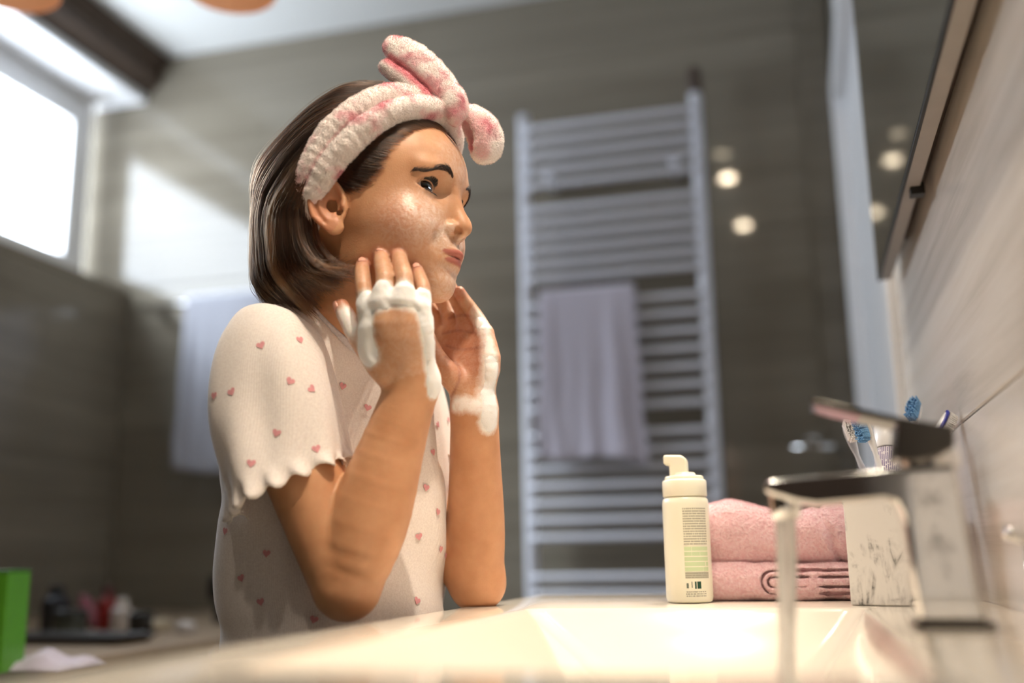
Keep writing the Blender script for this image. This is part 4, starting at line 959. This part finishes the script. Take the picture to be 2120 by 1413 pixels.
sl = mesh_obj('sleeve', vv, ff, SM.m, None, True); bm = bmesh.new(); bm.from_mesh(sl.data); bmesh.ops.recalc_face_normals(bm, faces=bm.faces); bm.to_mesh(sl.data); bm.free(); sub(sl, shirt); mods(sl, solid=.0016)
bvs = BVHTree.FromPolygons([tuple(map(float, v)) for v in vv], ff)
# pale overlocked thread along the hem
hemv = np.array(vv[69*nth:70*nth]); hm_ = tube('hem_thread', np.vstack([hemv[::2], hemv[:3]]), .0009, cloth_mat('hem_thread', srgb('f4ece2'), .05), None, 6, caps=False); sub(hm_, shirt)
# the other sleeve, mostly hidden behind the raised arm
vl = []; axd = (ELB_L-SHO_L)/np.linalg.norm(ELB_L-SHO_L); e1 = CR-axd*(CR@axd); e1 /= np.linalg.norm(e1); e2 = np.cross(axd, e1); LA = np.linalg.norm(ELB_L-SHO_L); nl = 150
for k in range(46):
    s = k/45; rr = np.interp(s, [0, .08, .25, .6, 1], [.012, .036, .049, .052, .053]); c = SHO_L+axd*(-.035+s*(.035+LA*.52)); hem = max(0, (s-.88)/.12)
    for i in range(nl):
        t = 2*math.pi*i/nl; q = rr+.002*s*math.sin(4*t+6*s)+.0042*hem**1.5*math.sin(15*t)
        vl.append(c+e1*q*math.cos(t)+e2*q*.95*math.sin(t)+axd*(.0034*hem*math.sin(15*t+1.2)))
fl2 = [(k*nl+i, k*nl+(i+1) % nl, (k+1)*nl+(i+1) % nl, (k+1)*nl+i) for k in range(45) for i in range(nl)]+[tuple(range(nl))]
sl2_ = mesh_obj('sleeve', vl, fl2, SM.m, None, True); bm = bmesh.new(); bm.from_mesh(sl2_.data); bmesh.ops.recalc_face_normals(bm, faces=bm.faces); bm.to_mesh(sl2_.data); bm.free(); sub(sl2_, shirt); mods(sl2_, solid=.0016)
# ---- printed hearts, conforming to the cloth
M_heart = plain('heart_print', srgb('dc9a9e'), .9, var=.1, vscale=300)
def heart_at(o, d, size, ang):
    best = None
    for b in (bvs, bvh):
        h = b.ray_cast(Vector(o), Vector(d))
        if h[0] is not None and (best is None or h[3] < best[0][3]): best = (h, b)
    if best is None: return
    (p, n, _, dist), b = best; n = n if n.dot(Vector(d)) < 0 else -n
    t = Vector((0, 0, 1))-n*n.z; t.normalize(); s = n.cross(t); ca, sa = math.cos(ang), math.sin(ang); vv, k = [], 22
    for rr in (0, .5, 1.0):
        for i in range(k):
            a = 2*math.pi*i/k; hx = 16*math.sin(a)**3/17*rr; hy = (13*math.cos(a)-5*math.cos(2*a)-2*math.cos(3*a)-math.cos(4*a)+2.5)/17*rr
            q = p+(s*(hx*ca-hy*sa)+t*(hx*sa+hy*ca))*size
            hit = b.ray_cast(q+n*.02, -n, .04); q2 = hit[0] if hit[0] is not None else q; vv.append(q2+n*.0013)
    ff = [(r*k+i, r*k+(i+1) % k, (r+1)*k+(i+1) % k, (r+1)*k+i) for r in range(2) for i in range(k)]
    sub(mesh_obj('heart_print', vv, ff, M_heart, None, True), shirt)
for px, py, an in [(541, 716, -.4), (481, 812, -.5), (645, 806, -.9), (708, 800, .2), (573, 897, .3), (895, 937, -.3), (881, 1010, .2), (911, 1137, .1), (866, 1111, -.2), (553, 1146, .1), (541, 1246, -.2), (931, 1209, .3), (862, 1244, .5), (501, 1197, -.4), (905, 880, -.5), (650, 1283, .3), (445, 820, 0), (468, 1100, .2), (760, 845, .3), (600, 790, .5), (520, 960, .1), (655, 930, -.3), (905, 1060, .3), (620, 705, -.2)]:
    v = CF+(px-CX)/F_PX*CR+(CY-py)/F_PX*CU; heart_at(tuple(CAM), tuple(v/np.linalg.norm(v)), .0042, an)
for a in np.linspace(0, 5.7, 12):
    for z in (.90, .97, 1.04, 1.10):
        c = TOR_O+np.array([0, 0, z-.85]); dr = np.array([math.cos(a+z*9), math.sin(a+z*9), 0])
        if dr@CF > -.25: heart_at(tuple(c+dr*.4), tuple(-dr), .0042, RNG.uniform(-.5, .5))
# ---- foam on the hands
FM = NT('soap_foam'); fb = FM.n('ShaderNodeTexVoronoi'); fb.inputs['Scale'].default_value = 700; FM.l(FM.pos(), fb.inputs[0]); FM.set(Base_Color=(.98, .96, .94, 1), Roughness=.45, Subsurface_Weight=.6, Subsurface_Radius=(.01, .009, .008), Subsurface_Scale=.5); FM.bump(FM.math('ADD', fb.outputs['Distance'], FM.noise(FM.pos(), 260, 3)), .18, .0008)
FO = [([U(762, 628, .899), U(780, 614, .893), U(812, 606, .887), U(845, 608, .886), U(880, 622, .891)], .0130, .0038), ([U(767, 640, .900), U(761, 675, .899), U(761, 705, .900), U(768, 738, .900)], .0105, .0034),
      ([U(885, 632, .892), U(894, 680, .892), U(901, 730, .896), U(905, 770, .900), U(905, 800, .903)], .0110, .0034),
      ([U(996, 655, 1.03), U(1012, 690, 1.018), U(1020, 740, 1.012), U(1022, 800, 1.015), U(1017, 838, 1.018), U(1010, 872, 1.020)], .0120, .0028)]
FILM = [([U(725, 680, .912), U(715, 650, .92)], .012, 0), ([U(940, 836, 1.018), U(985, 838, 1.012), U(1015, 835, 1.012)], .010, 0), ([U(990, 650, 1.035), U(1005, 690, 1.02), U(1015, 760, 1.012), U(1010, 820, 1.012)], .014, 0)]
FILM = [(spline(np.array(a), 16), b, c) for a, b, c in FILM]
FO = [(spline(np.array(a), 16), b, c) for a, b, c in FO]
def foam_sdf(P):
    b = np.minimum(masked(P, lambda p: smin(hand_sdf(p, RH, WRI_R, BACK_R), limb(p, [ELB_R*.25+WRI_R*.75, WRI_R], (.0268, .0232), 3), .008), U(820, 690, .905), .11), masked(P, lambda p: smin(hand_sdf(p, LH, WRI_L, BACK_L), limb(p, [ELB_L*.25+WRI_L*.75, WRI_L], (.0255, .0238), 3), .008), U(985, 750, 1.03), .12))
    g = np.zeros(len(P), np.float32); n = vnoise(P, 130, 2)
    for a, w, t in FO:
        d = np.min(np.sqrt(((P[:, None]-a[None].astype(np.float32))**2).sum(2)), 1)/w; q = np.clip(1.30-d+.30*n, 0, 1); g = np.maximum(g, t*.9*q*q*(3-2*q))
    return (b-(g-.0009)-.00022*vnoise(P, 300, 4)*(g > .001)).astype(np.float32)
fms = []
for lo_, hi_ in (((-.36, .80, 1.02), (-.26, .92, 1.15)),):
    pass
pR = np.vstack([a for a, _, _ in FO[:3]]); pL = np.vstack([a for a, _, _ in FO[3:]])
for pp in (pR, pL):
    V_, Q_ = sdf_mesh(foam_sdf, pp.min(0)-.02, pp.max(0)+.02, .0013, newton=1)
    # keep only the part that stands proud of the skin
    keep = body_sdf(V_) > .0002; Q_ = Q_[keep[Q_].any(1)]; used = np.unique(Q_); mp = np.full(len(V_), -1); mp[used] = np.arange(len(used))
    fo2 = np_mesh('soap_foam', V_[used], mp[Q_], FM.m); pchild(fo2); tag(fo2, kind='stuff')
hm = (hand_near < .008) | (np.linalg.norm(BV-WRI_L, axis=1) < .05); add = np.zeros(hm.sum(), np.float32); lat = np.zeros(len(BV), np.float32)
for i, (a, w, t) in enumerate(FO+FILM): add = np.maximum(add, (1.0 if i < len(FO) else .62)*np.clip(1.45-np.min(np.linalg.norm(BV[hm][:, None]-a[None], axis=2), 1)/w, 0, 1))
lat[hm] = add; vattr(body, 'lather', lat)
print('SHIRT', _t.time()-_t0)
# ---- plush headband with a bow
def proj(Pw, lift, it=5):
    """move points onto the head surface plus a lift (metres)"""
    W_ = np.asarray(Pw, np.float32)
    for _ in range(it):
        e_ = .0015; g = np.stack([scalp_sdf(W_+np.eye(3, dtype=np.float32)[k]*e_)-scalp_sdf(W_-np.eye(3, dtype=np.float32)[k]*e_) for k in range(3)], 1); g /= np.linalg.norm(g, axis=1)[:, None]+1e-9
        W_ = W_-g*(scalp_sdf(W_)-lift)[:, None]
    return W_
def scalp_sdf(P):
    q = W2H(P).astype(np.float32); d = ell(q, (-1.0, 0, 5.2), (9.2, 7.1, 8.8)); d = smin(d, ell(q, (3.2, 0, 5.3), (6.0, 6.1, 5.6)), 1.5); d = smin(d, ell(q, (2.9, 0, -.2), (5.4, 5.75, 5.4)), 2.0)
    d = smin(d, ell(q, (2.7, 0, -3.7), (4.9, 5.0, 3.4)), 1.6); return d*.01
BF = np.array([(-6.5, -5.0, -3.2), (-3.7, -6.9, -1.0), (-2.4, -7.8, 1.8), (0.6, -7.6, 5.3), (3.7, -6.6, 8.3), (6.2, -4.2, 10.6), (7.6, -1.8, 11.5), (7.9, 0, 11.7)])
BR = np.array([(-6.8, -5.0, -2.4), (-4.0, -6.9, .4), (-2.6, -7.7, 4.0), (-.4, -7.4, 7.6), (2.2, -6.1, 10.6), (4.6, -3.8, 12.8), (5.9, -1.6, 13.5), (6.2, 0, 13.6)])
def fullband(K): L_ = K[:-1][::-1]*np.array([1, -1, 1]); return H2W(spline(np.vstack([K, L_]), 80))
bF, bR = proj(fullband(BF), .0095), proj(fullband(BR), .0100)
rB = np.interp(np.abs(np.linspace(-1, 1, 80)), [0, .55, .72, .85, 1], [.0124, .0124, .0112, .0088, .0060]).astype(np.float32)
KN = H2W((9.1, -1.1, 11.6))
kf = lambda *a: H2W(a)
LOOP1 = [kf(9.0, -.9, 12.2), kf(7.7, -1.3, 14.3), kf(5.9, -1.7, 16.3), kf(4.1, -1.9, 18.0), kf(3.0, -1.9, 19.0)]; R1_ = [.009, .0135, .0165, .0165, .0125]
LOOP2 = [kf(9.3, -.2, 11.2), kf(10.3, .7, 10.6), kf(10.9, 1.3, 9.4), kf(11.0, 1.6, 8.2), kf(10.9, 1.8, 7.5)]; R2_ = [.009, .0155, .0190, .0175, .0135]
def flat_limb(p, pts, rad, nrm, sq):
    """limb squashed along nrm"""
    c = np.mean(pts, 0); nrm = nrm/np.linalg.norm(nrm); T_ = lambda a: a+((a-c)@nrm)[..., None]*nrm*(1/sq-1)
    return limb(T_(p).astype(np.float32), [T_(np.array(q)) for q in pts], rad, 12)*(.5+.5*sq)
def band_sdf(P):
    P = P.astype(np.float32); q = W2H(P).astype(np.float32); nz_ = vnoise(P, 75, 1); wob = .0010*nz_+.0006*vnoise(P, 190, 6)
    def rolls(p):
        a = np.min(np.sqrt(((p[:, None]-bF[None])**2).sum(2))-rB[None], 1); b = np.min(np.sqrt(((p[:, None]-bR[None])**2).sum(2))-rB[None]-.0003, 1); return smin(a, b, .0010)
    d = rolls(P)
    n1 = (HA@np.array([.35, -1, .2])); n2 = HA@np.array([.5, -1, .25])
    l1 = flat_limb(P, LOOP1, R1_, n1, .62); l2 = flat_limb(P, LOOP2, R2_, n2, .62)
    # the fold of each loop
    s1 = [np.array(p)+HA@np.array([-.013, -.010, -.008]) for p in LOOP1[0:4]]; s2 = [np.array(p)+HA@np.array([-.010, -.008, -.003]) for p in LOOP2[0:4]]
    l1 = smax(l1, -limb(P, s1, [.002, .0030, .0030, .0015], 7), .004); l2 = smax(l2, -limb(P, s2, [.003, .0045, .0045, .002], 7), .006)
    l1 = smin(l1, limb(P, [np.array(p)+HA@np.array([-.018, -.003, -.012]) for p in LOOP1[0:4]], [.006, .0085, .0095, .008], 8), .002)
    d = smin(d, l1, .003); d = smin(d, l2, .003)
    kn = ell(local(P, KN, HA), (0, 0, 0), (.0120, .0120, .0215)); d = smin(d, kn, .002)
    return (d+wob).astype(np.float32)
V_, Q_ = sdf_mesh(band_sdf, H2W((2, 0, 6)).astype(float)-np.array([.16, .13, .13]), H2W((2, 0, 6)).astype(float)+np.array([.14, .13, .165]), .0020, newton=1)
PB = NT('pink_white_plush'); p_ = PB.pos(); pn = PB.noise(p_, 44, 2, .5, .0); deep = PB.attr('deep')
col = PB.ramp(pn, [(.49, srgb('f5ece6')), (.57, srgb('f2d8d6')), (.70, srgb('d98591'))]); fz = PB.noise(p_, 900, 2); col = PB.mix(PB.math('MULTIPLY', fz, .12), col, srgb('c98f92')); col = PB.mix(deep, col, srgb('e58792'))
PB.color(col); PB.set(Roughness=1.0, Specular_IOR_Level=.1, Sheen_Weight=.6, Sheen_Roughness=.6, Subsurface_Weight=.12, Subsurface_Radius=(.006, .003, .003)); PB.bump(PB.noise(p_, 420, 3), .6, .0025)
hbd = np_mesh('headband', V_, Q_, PB.m); tag(hbd, 'pink and white plush headband with a floppy bow on the girl', 'headband')
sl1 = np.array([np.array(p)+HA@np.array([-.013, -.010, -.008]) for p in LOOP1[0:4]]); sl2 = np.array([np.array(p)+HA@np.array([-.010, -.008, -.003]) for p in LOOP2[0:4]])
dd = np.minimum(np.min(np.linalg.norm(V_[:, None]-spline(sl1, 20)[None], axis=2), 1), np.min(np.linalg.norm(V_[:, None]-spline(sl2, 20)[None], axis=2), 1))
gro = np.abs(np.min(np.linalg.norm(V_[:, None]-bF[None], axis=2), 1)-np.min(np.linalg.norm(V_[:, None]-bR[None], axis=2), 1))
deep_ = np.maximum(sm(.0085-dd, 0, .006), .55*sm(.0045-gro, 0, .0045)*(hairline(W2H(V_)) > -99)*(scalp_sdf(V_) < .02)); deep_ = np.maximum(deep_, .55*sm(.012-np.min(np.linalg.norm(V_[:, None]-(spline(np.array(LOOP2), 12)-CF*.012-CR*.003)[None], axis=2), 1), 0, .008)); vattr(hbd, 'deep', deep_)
def fuzz(name, V, Q, n, length, rad, m, parent, seed=1, lean=.5, keep=None):
    r = np.random.default_rng(seed); A_ = V[Q[:, 0]]; B_ = V[Q[:, 1]]; C_ = V[Q[:, 2]]; D_ = V[Q[:, 3]]; nr = np.cross(C_-A_, D_-B_); ar = np.linalg.norm(nr, axis=1); nr = nr/(ar[:, None]+1e-12)
    f = r.choice(len(Q), n, p=ar/ar.sum()); u, v = r.random((2, n, 1)); p = (A_[f]*(1-u)+B_[f]*u)*(1-v)+(D_[f]*(1-u)+C_[f]*u)*v; d = nr[f]+lean*r.normal(0, 1, (n, 3))*.6; d /= np.linalg.norm(d, axis=1)[:, None]
    if keep is not None: kp = keep(p); p, d, f = p[kp], d[kp], f[kp]
    L_ = length*(.6+.6*r.random((len(p), 1))); g = r.normal(0, .25, (len(p), 3)); P_ = np.stack([p-d*L_*.1, p+d*L_*.5, p+(d+g)*L_], 1); return hair_curves(name, P_, np.array([rad, rad*.8, rad*.25]), m, parent), P_
fz_, _ = fuzz('plush_pile', V_, Q_, 120000, .0012, .00011, PB.m, None, 2); fz_.parent = hbd; tag(fz_, kind='stuff')
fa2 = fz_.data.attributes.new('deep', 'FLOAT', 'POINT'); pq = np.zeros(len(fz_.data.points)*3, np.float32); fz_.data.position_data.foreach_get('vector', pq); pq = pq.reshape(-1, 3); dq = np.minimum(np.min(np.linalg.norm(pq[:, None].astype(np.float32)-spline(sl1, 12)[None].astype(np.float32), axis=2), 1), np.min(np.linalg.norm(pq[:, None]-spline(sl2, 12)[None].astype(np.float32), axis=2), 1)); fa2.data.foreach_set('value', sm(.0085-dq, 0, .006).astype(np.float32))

# ---- hair: bob behind the band
HS = NT('hair_brown'); HS.t.nodes.remove(HS.b); h1 = HS.n('ShaderNodeBsdfHairPrincipled'); h1.parametrization = 'COLOR'; h1.inputs['Roughness'].default_value = .19; h1.inputs['Radial Roughness'].default_value = .35
HS.l(HS.ramp(HS.attr('tone'), [(0, srgb('140b07')), (.5, srgb('29180f')), (1, srgb('5c3d26'))]), h1.inputs['Color']); HS.l(h1.outputs[0], HS.t.nodes['Material Output'].inputs[0])
UM = plain('hair_under', srgb('1d130d'), .7, spec=.2)
def hair_r(phi, z):
    """outer radius of the bob at azimuth phi (0 front, pi back) and height z (cm), about the axis x=-2"""
    rx = np.interp(z, [-8.2, -6.9, -4.7, -2, 1, 4, 7, 10.3, 12.8, 14.4, 15.9], [5.8, 8.6, 10.2, 11.0, 11.3, 11.0, 10.2, 8.6, 6.9, 5.0, 1.5])
    ry = np.interp(z, [-8.2, -6.9, -4.7, -2, 1, 4, 7, 10.3, 12.8, 14.4, 15.9], [4.2, 6.2, 7.7, 8.3, 8.45, 8.4, 8.1, 7.0, 5.5, 3.6, .6])
    return 1/np.sqrt((np.cos(phi)/rx)**2+(np.sin(phi)/ry)**2)
def hp_(phi, z, k=1.0, dx=0.0): r = hair_r(phi, z)*k; return np.stack([-2.0+dx+r*np.cos(phi), r*np.sin(phi), z*np.ones_like(r)], -1)
NS = 18000; rg = np.random.default_rng(11); S_ = np.zeros((NS, 16, 3), np.float32)
nc = 420; TONE = np.zeros(NS, np.float32); cl_b = rg.uniform(-1, 1, nc); cl_o = rg.normal(0, 1, (nc, 4))
for i in range(NS):
    c = rg.integers(nc); b = np.clip(cl_b[c]+rg.normal(0, .018), -1, 1); sg = 1 if b > 0 else -1; s = abs(b)           # s: 0 crown ... 1 beside the ear
    kin = 1-.05*rg.random()-.10*abs(cl_o[c, 0])*.6; pe = math.pi-sg*(.02+1.42*s**1.1)+.03*cl_o[c, 1]                        # azimuth where it falls (sg=1 -> her left)
    # start on the rear edge of the band
    sb = np.array([np.interp(s, [0, .3, .55, .8, 1], [4.8, 3.0, .5, -1.5, -2.6]), sg*np.interp(s, [0, .3, .55, .8, 1], [0, 4.2, 7.2, 8.7, 8.7]), np.interp(s, [0, .3, .55, .8, 1], [14.6, 13.6, 10.2, 6.2, 2.6])])
    z0 = sb[2]; zs = z0*.62 if s < .7 else z0*.5; ph0 = math.atan2(sb[1], sb[0]+2.0); ph0 = ph0 if ph0 > 0 else ph0+2*math.pi; pe_ = pe if pe > 0 else pe+2*math.pi
    zend = np.interp(s, [0, .5, .8, 1], [-6.9, -7.1, -6.2, -4.8])+.55*cl_o[c, 2]*.6+rg.normal(0, .25); zend += 2.2*(kin < .9)*0
    fwd = np.interp(s, [0, .75, .9, 1], [0, .1, 1.5, 3.8])
    P0 = sb*np.array([1, kin, 1])
    P3 = hp_(np.array(pe_), np.array(zs*.45-.6), kin); P4 = hp_(np.array(pe_), np.array(-2.8+.2*cl_o[c, 3]), kin*1.0, fwd*.12); P5 = hp_(np.array(pe_), np.array(-4.9+.2*cl_o[c, 3]), kin*.97, fwd*.5); P6 = hp_(np.array(pe_), np.array(zend), kin*.82, fwd*1.05)
    er_ = np.array([11.2, 8.5, 12.0]); ec_ = np.array([-2, 0, 3.2]); qa = (P0-ec_)/er_; qb = (P3-ec_)/er_; na, nb_ = np.linalg.norm(qa), np.linalg.norm(qb); PM = []
    for t_ in (.36, .70): qm = qa*(1-t_)+qb*t_; qm = qm/np.linalg.norm(qm)*(na*(1-t_)+nb_*t_+.012); PM.append(ec_+qm*er_)
    K = np.stack([P0, PM[0], PM[1], P3, P4, P5, P6]); K[3:] += np.array([0, 0, 0])+.22*cl_o[c, :3]*np.linspace(.3, 1.4, 4)[:, None]
    TONE[i] = .5+.22*cl_o[c, 3]+rg.normal(0, .15)
    S_[i] = spline(K, 16)+rg.normal(0, .05, 3)
S_ += .05*rg.normal(0, 1, (NS, 1, 3))*np.linspace(0, 1, 16)[None, :, None]
hairo = pchild(hair_curves('hair', H2W(S_.reshape(-1, 3)).reshape(NS, 16, 3), np.concatenate([np.full(11, .00019), np.linspace(.00019, .00006, 5)]), HS.m))
ta = hairo.data.attributes.new('tone', 'FLOAT', 'CURVE'); ta.data.foreach_set('value', np.clip(TONE, 0, 1))
def under_sdf(P):
    q = W2H(P).astype(np.float32); ph = np.arctan2(q[:, 1], q[:, 0]+2.0); r = np.sqrt((q[:, 0]+2)**2+q[:, 1]**2); d = (r-hair_r(ph, q[:, 2]+np.clip(q[:, 2]-4, 0, 6)*.2)*.88)*.75; d = smax(d, -(q[:, 2]+6.2), .8); d = smax(d, q[:, 2]-12.8, .8)
    # cut along the plane of the band and clear the neck, ear and cheek
    d = smax(d, (q[:, 0]+3.2)*.70-(q[:, 2]-4.6)*.70-.4, .5); d = smax(d, -(ell(np.c_[q[:, 0], np.abs(q[:, 1]), q[:, 2]].astype(np.float32), (-.2, 7.4, -1.2), (3.4, 3.6, 5.6))), .5)
    return (d*.01).astype(np.float32)
V_, Q_ = sdf_mesh(under_sdf, HO-np.array([.17, .13, .12]), HO+np.array([.10, .13, .17]), .004, newton=1)
un = np_mesh('hair_underlayer', V_, Q_, UM); un.parent = hairo
# hair combed back from the hairline under the band
NF = 15000; roots = []
while len(roots) < NF:
    q = np.c_[rg.uniform(-1, 9.5, 6000), rg.uniform(-7.6, 7.6, 6000), rg.uniform(.4, 12, 6000)]; w_ = proj(H2W(q), .0002, 3); qh = W2H(w_); h_ = hairline(qh)+.3*vnoise(qh.astype(np.float32), 1.6, 3); ok = (h_ > -.55*rg.random(6000)**2) & (h_ < 3.2) & (np.abs(qh[:, 1]) > .2) & ((qh[:, 2] > 1.6) | (qh[:, 0] > .5)) & (rg.random(6000) < np.where(h_ < 1.0, 1, .35)); roots += list(qh[ok])
R_0 = np.array(roots[:NF]); sgn = np.sign(R_0[:, 1:2]); tgt = np.stack([np.interp(R_0[:, 2], [0, 4, 8, 11], [-3.6, -1.5, 1.5, 4.5]), sgn[:, 0]*np.interp(R_0[:, 2], [0, 4, 8, 11], [7.4, 7.4, 6.2, 3.4]), R_0[:, 2]*.72+4.0], 1); dr = tgt-R_0; L_ = np.linalg.norm(dr, axis=1)[:, None]; dr /= L_
tt = np.linspace(0, 1, 8)[None, :, None]; LL = np.minimum(L_, 5.5)[:, :, None]; dr = dr+.22*np.stack([vnoise(R_0.astype(np.float32), 1.1, k) for k in (1, 2, 3)], 1); G_ = R_0[:, None]+dr[:, None]*LL*tt+np.array([0, 0, 1.0])*(-.10*LL*np.sin(tt*np.pi)*.8)+rg.normal(0, .18, (NF, 1, 3))*tt
lf = np.tile(np.array([.0003, .0012, .0019, .0024, .0027, .003, .003, .003]), NF); G_w = proj(H2W(G_.reshape(-1, 3)), lf+np.repeat(rg.uniform(0, .0012, NF), 8), 4)
fh = pchild(hair_curves('front_hair', G_w.reshape(NF, 8, 3), np.concatenate([[.00005], np.full(7, .00013)]), HS.m)); ta = fh.data.attributes.new('tone', 'FLOAT', 'CURVE'); ta.data.foreach_set('value', np.clip(rg.normal(.55, .25, NF), 0, 1).astype(np.float32))
# loose fine hairs
NL = 420; k_ = rg.integers(0, NS, NL); F_ = S_[k_].copy(); F_ += np.cumsum(rg.normal(0, .07, F_.shape), 1)+(F_-F_.mean(1, keepdims=True)*0-np.array([-2, 0, 4]))*.05*np.linspace(0, 1, 16)[None, :, None]
lh_ = pchild(hair_curves('loose_hair', H2W(F_.reshape(-1, 3)).reshape(NL, 16, 3), np.full(16, .00010), HS.m)); ta = lh_.data.attributes.new('tone', 'FLOAT', 'CURVE'); ta.data.foreach_set('value', np.full(NL, .9, np.float32))
print('HAIR', _t.time()-_t0)
# ================================================================== folded pink towel behind the bottle
TWO = np.array([.0, 1.175, ZT])
def towel_sdf(P):
    P = P.astype(np.float32); x, y, z = (P-TWO.astype(np.float32)).T
    def rb(cx, cy, cz, hx, hy, hz, r):
        q = np.stack([np.abs(x-cx)-hx+r, np.abs(y-cy)-hy+r, np.abs(z-cz)-hz+r], 1); return np.sqrt((np.maximum(q, 0)**2).sum(1))+np.minimum(q.max(1), 0)-r
    n = .0022*vnoise(P, 30, 1)+.0010*vnoise(P, 85, 2)
    hump = .007*np.exp(-((x+.078)/.045)**2)-.004*np.exp(-((x+.012)/.02)**2)+.003*np.sin(x*60)*.5
    up = rb(.0, .005, .0645-.0, .132, .070, .0305, .028); up = up-hump*np.clip((z-.05)/.04, 0, 1)
    up = up+.004*np.exp(-((x-.025+.3*(z-.06))/.004)**2)+.003*np.exp(-((x-.052+.25*(z-.06))/.004)**2)
    low = rb(.002, -.002, .0195, .130, .069, .0190, .016)
    d = smin(up, low, .002)
    # the lower layers: open U-shaped folds seen from the front
    qx = x+.036; qz = z-.0190; ds = np.where(qx < 0, np.sqrt(qx*qx+qz*qz), np.abs(qz))
    gap = np.minimum(np.abs(ds-.0112)-.0007, np.abs(ds-.0048)-.0006); d = smax(d, -np.maximum(gap, y+.061), .0012)
    return np.maximum(d+n, .0006-z).astype(np.float32)
V_, Q_ = sdf_mesh(towel_sdf, TWO+np.array([-.16, -.10, -.006]), TWO+np.array([.16, .10, .12]), .0017, newton=1)
TM = NT('pink_terry'); tz = TM.noise(TM.pos(), 330, 3, .6); tb = TM.noise(TM.pos(), 26, 3)
TM.color(TM.mix(TM.math('MULTIPLY', tb, .5), TM.ramp(tz, [(.35, srgb('e9b4bb')), (.65, srgb('f8dadc'))]), srgb('f3ccd0'))); TM.set(Roughness=1.0, Specular_IOR_Level=.1, Sheen_Weight=.5, Sheen_Roughness=.6); TM.bump(tz, .8, .003)
tw = np_mesh('folded_towel', V_, Q_, TM.m); tag(tw, 'thick folded pink terry towel on the washstand behind the bottle', 'towel')
tf, _ = fuzz('terry_pile', V_, Q_, 110000, .0012, .00011, TM.m, None, 5, .7); tf.parent = tw; tag(tf, kind='stuff')

# ---- the girl's trousers and slippers below the washstand
def trouser_sdf(P):
    P = P.astype(np.float32); q = local(P, np.array([TOR_O[0], TOR_O[1], 0]), TA).astype(np.float32); m_ = q.copy(); m_[:, 1] = np.abs(m_[:, 1])
    d = ell(q, (-.01, 0, .60), (.094, .124, .13)); d = smin(d, limb(m_, [(-.01, .062, .56), (-.004, .070, .34), (-.015, .074, .07)], (.072, .055, .047), 10), .03)
    return np.maximum(d+.003*vnoise(P*np.array([1, 1, .5], np.float32), 22, 3), np.maximum(q[:, 2]-.68, .055-q[:, 2])).astype(np.float32)
V_, Q_ = sdf_mesh(trouser_sdf, (TOR_O[0]-.18, TOR_O[1]-.20, .03), (TOR_O[0]+.18, TOR_O[1]+.20, .72), .006, newton=1)
tr3 = pchild(np_mesh('trousers', V_, Q_, cloth_mat('soft_grey_trousers', srgb('a8a3ab'))))
for s_ in (-1, 1):
    def slip(P): q = local(P.astype(np.float32), np.array([TOR_O[0], TOR_O[1], 0]), TA).astype(np.float32); d = smin(ell(q, (.07, s_*.075, .032), (.075, .040, .034)), ell(q, (-.005, s_*.075, .040), (.06, .038, .042)), .02); return np.maximum(d, .002-q[:, 2]).astype(np.float32)
    V_, Q_ = sdf_mesh(slip, (TOR_O[0]-.2, TOR_O[1]-.25, -.02), (TOR_O[0]+.25, TOR_O[1]+.25, .12), .005, newton=1)
    pchild(np_mesh('slipper', V_, Q_, cloth_mat('pink_slipper', srgb('d9a8ae'))))
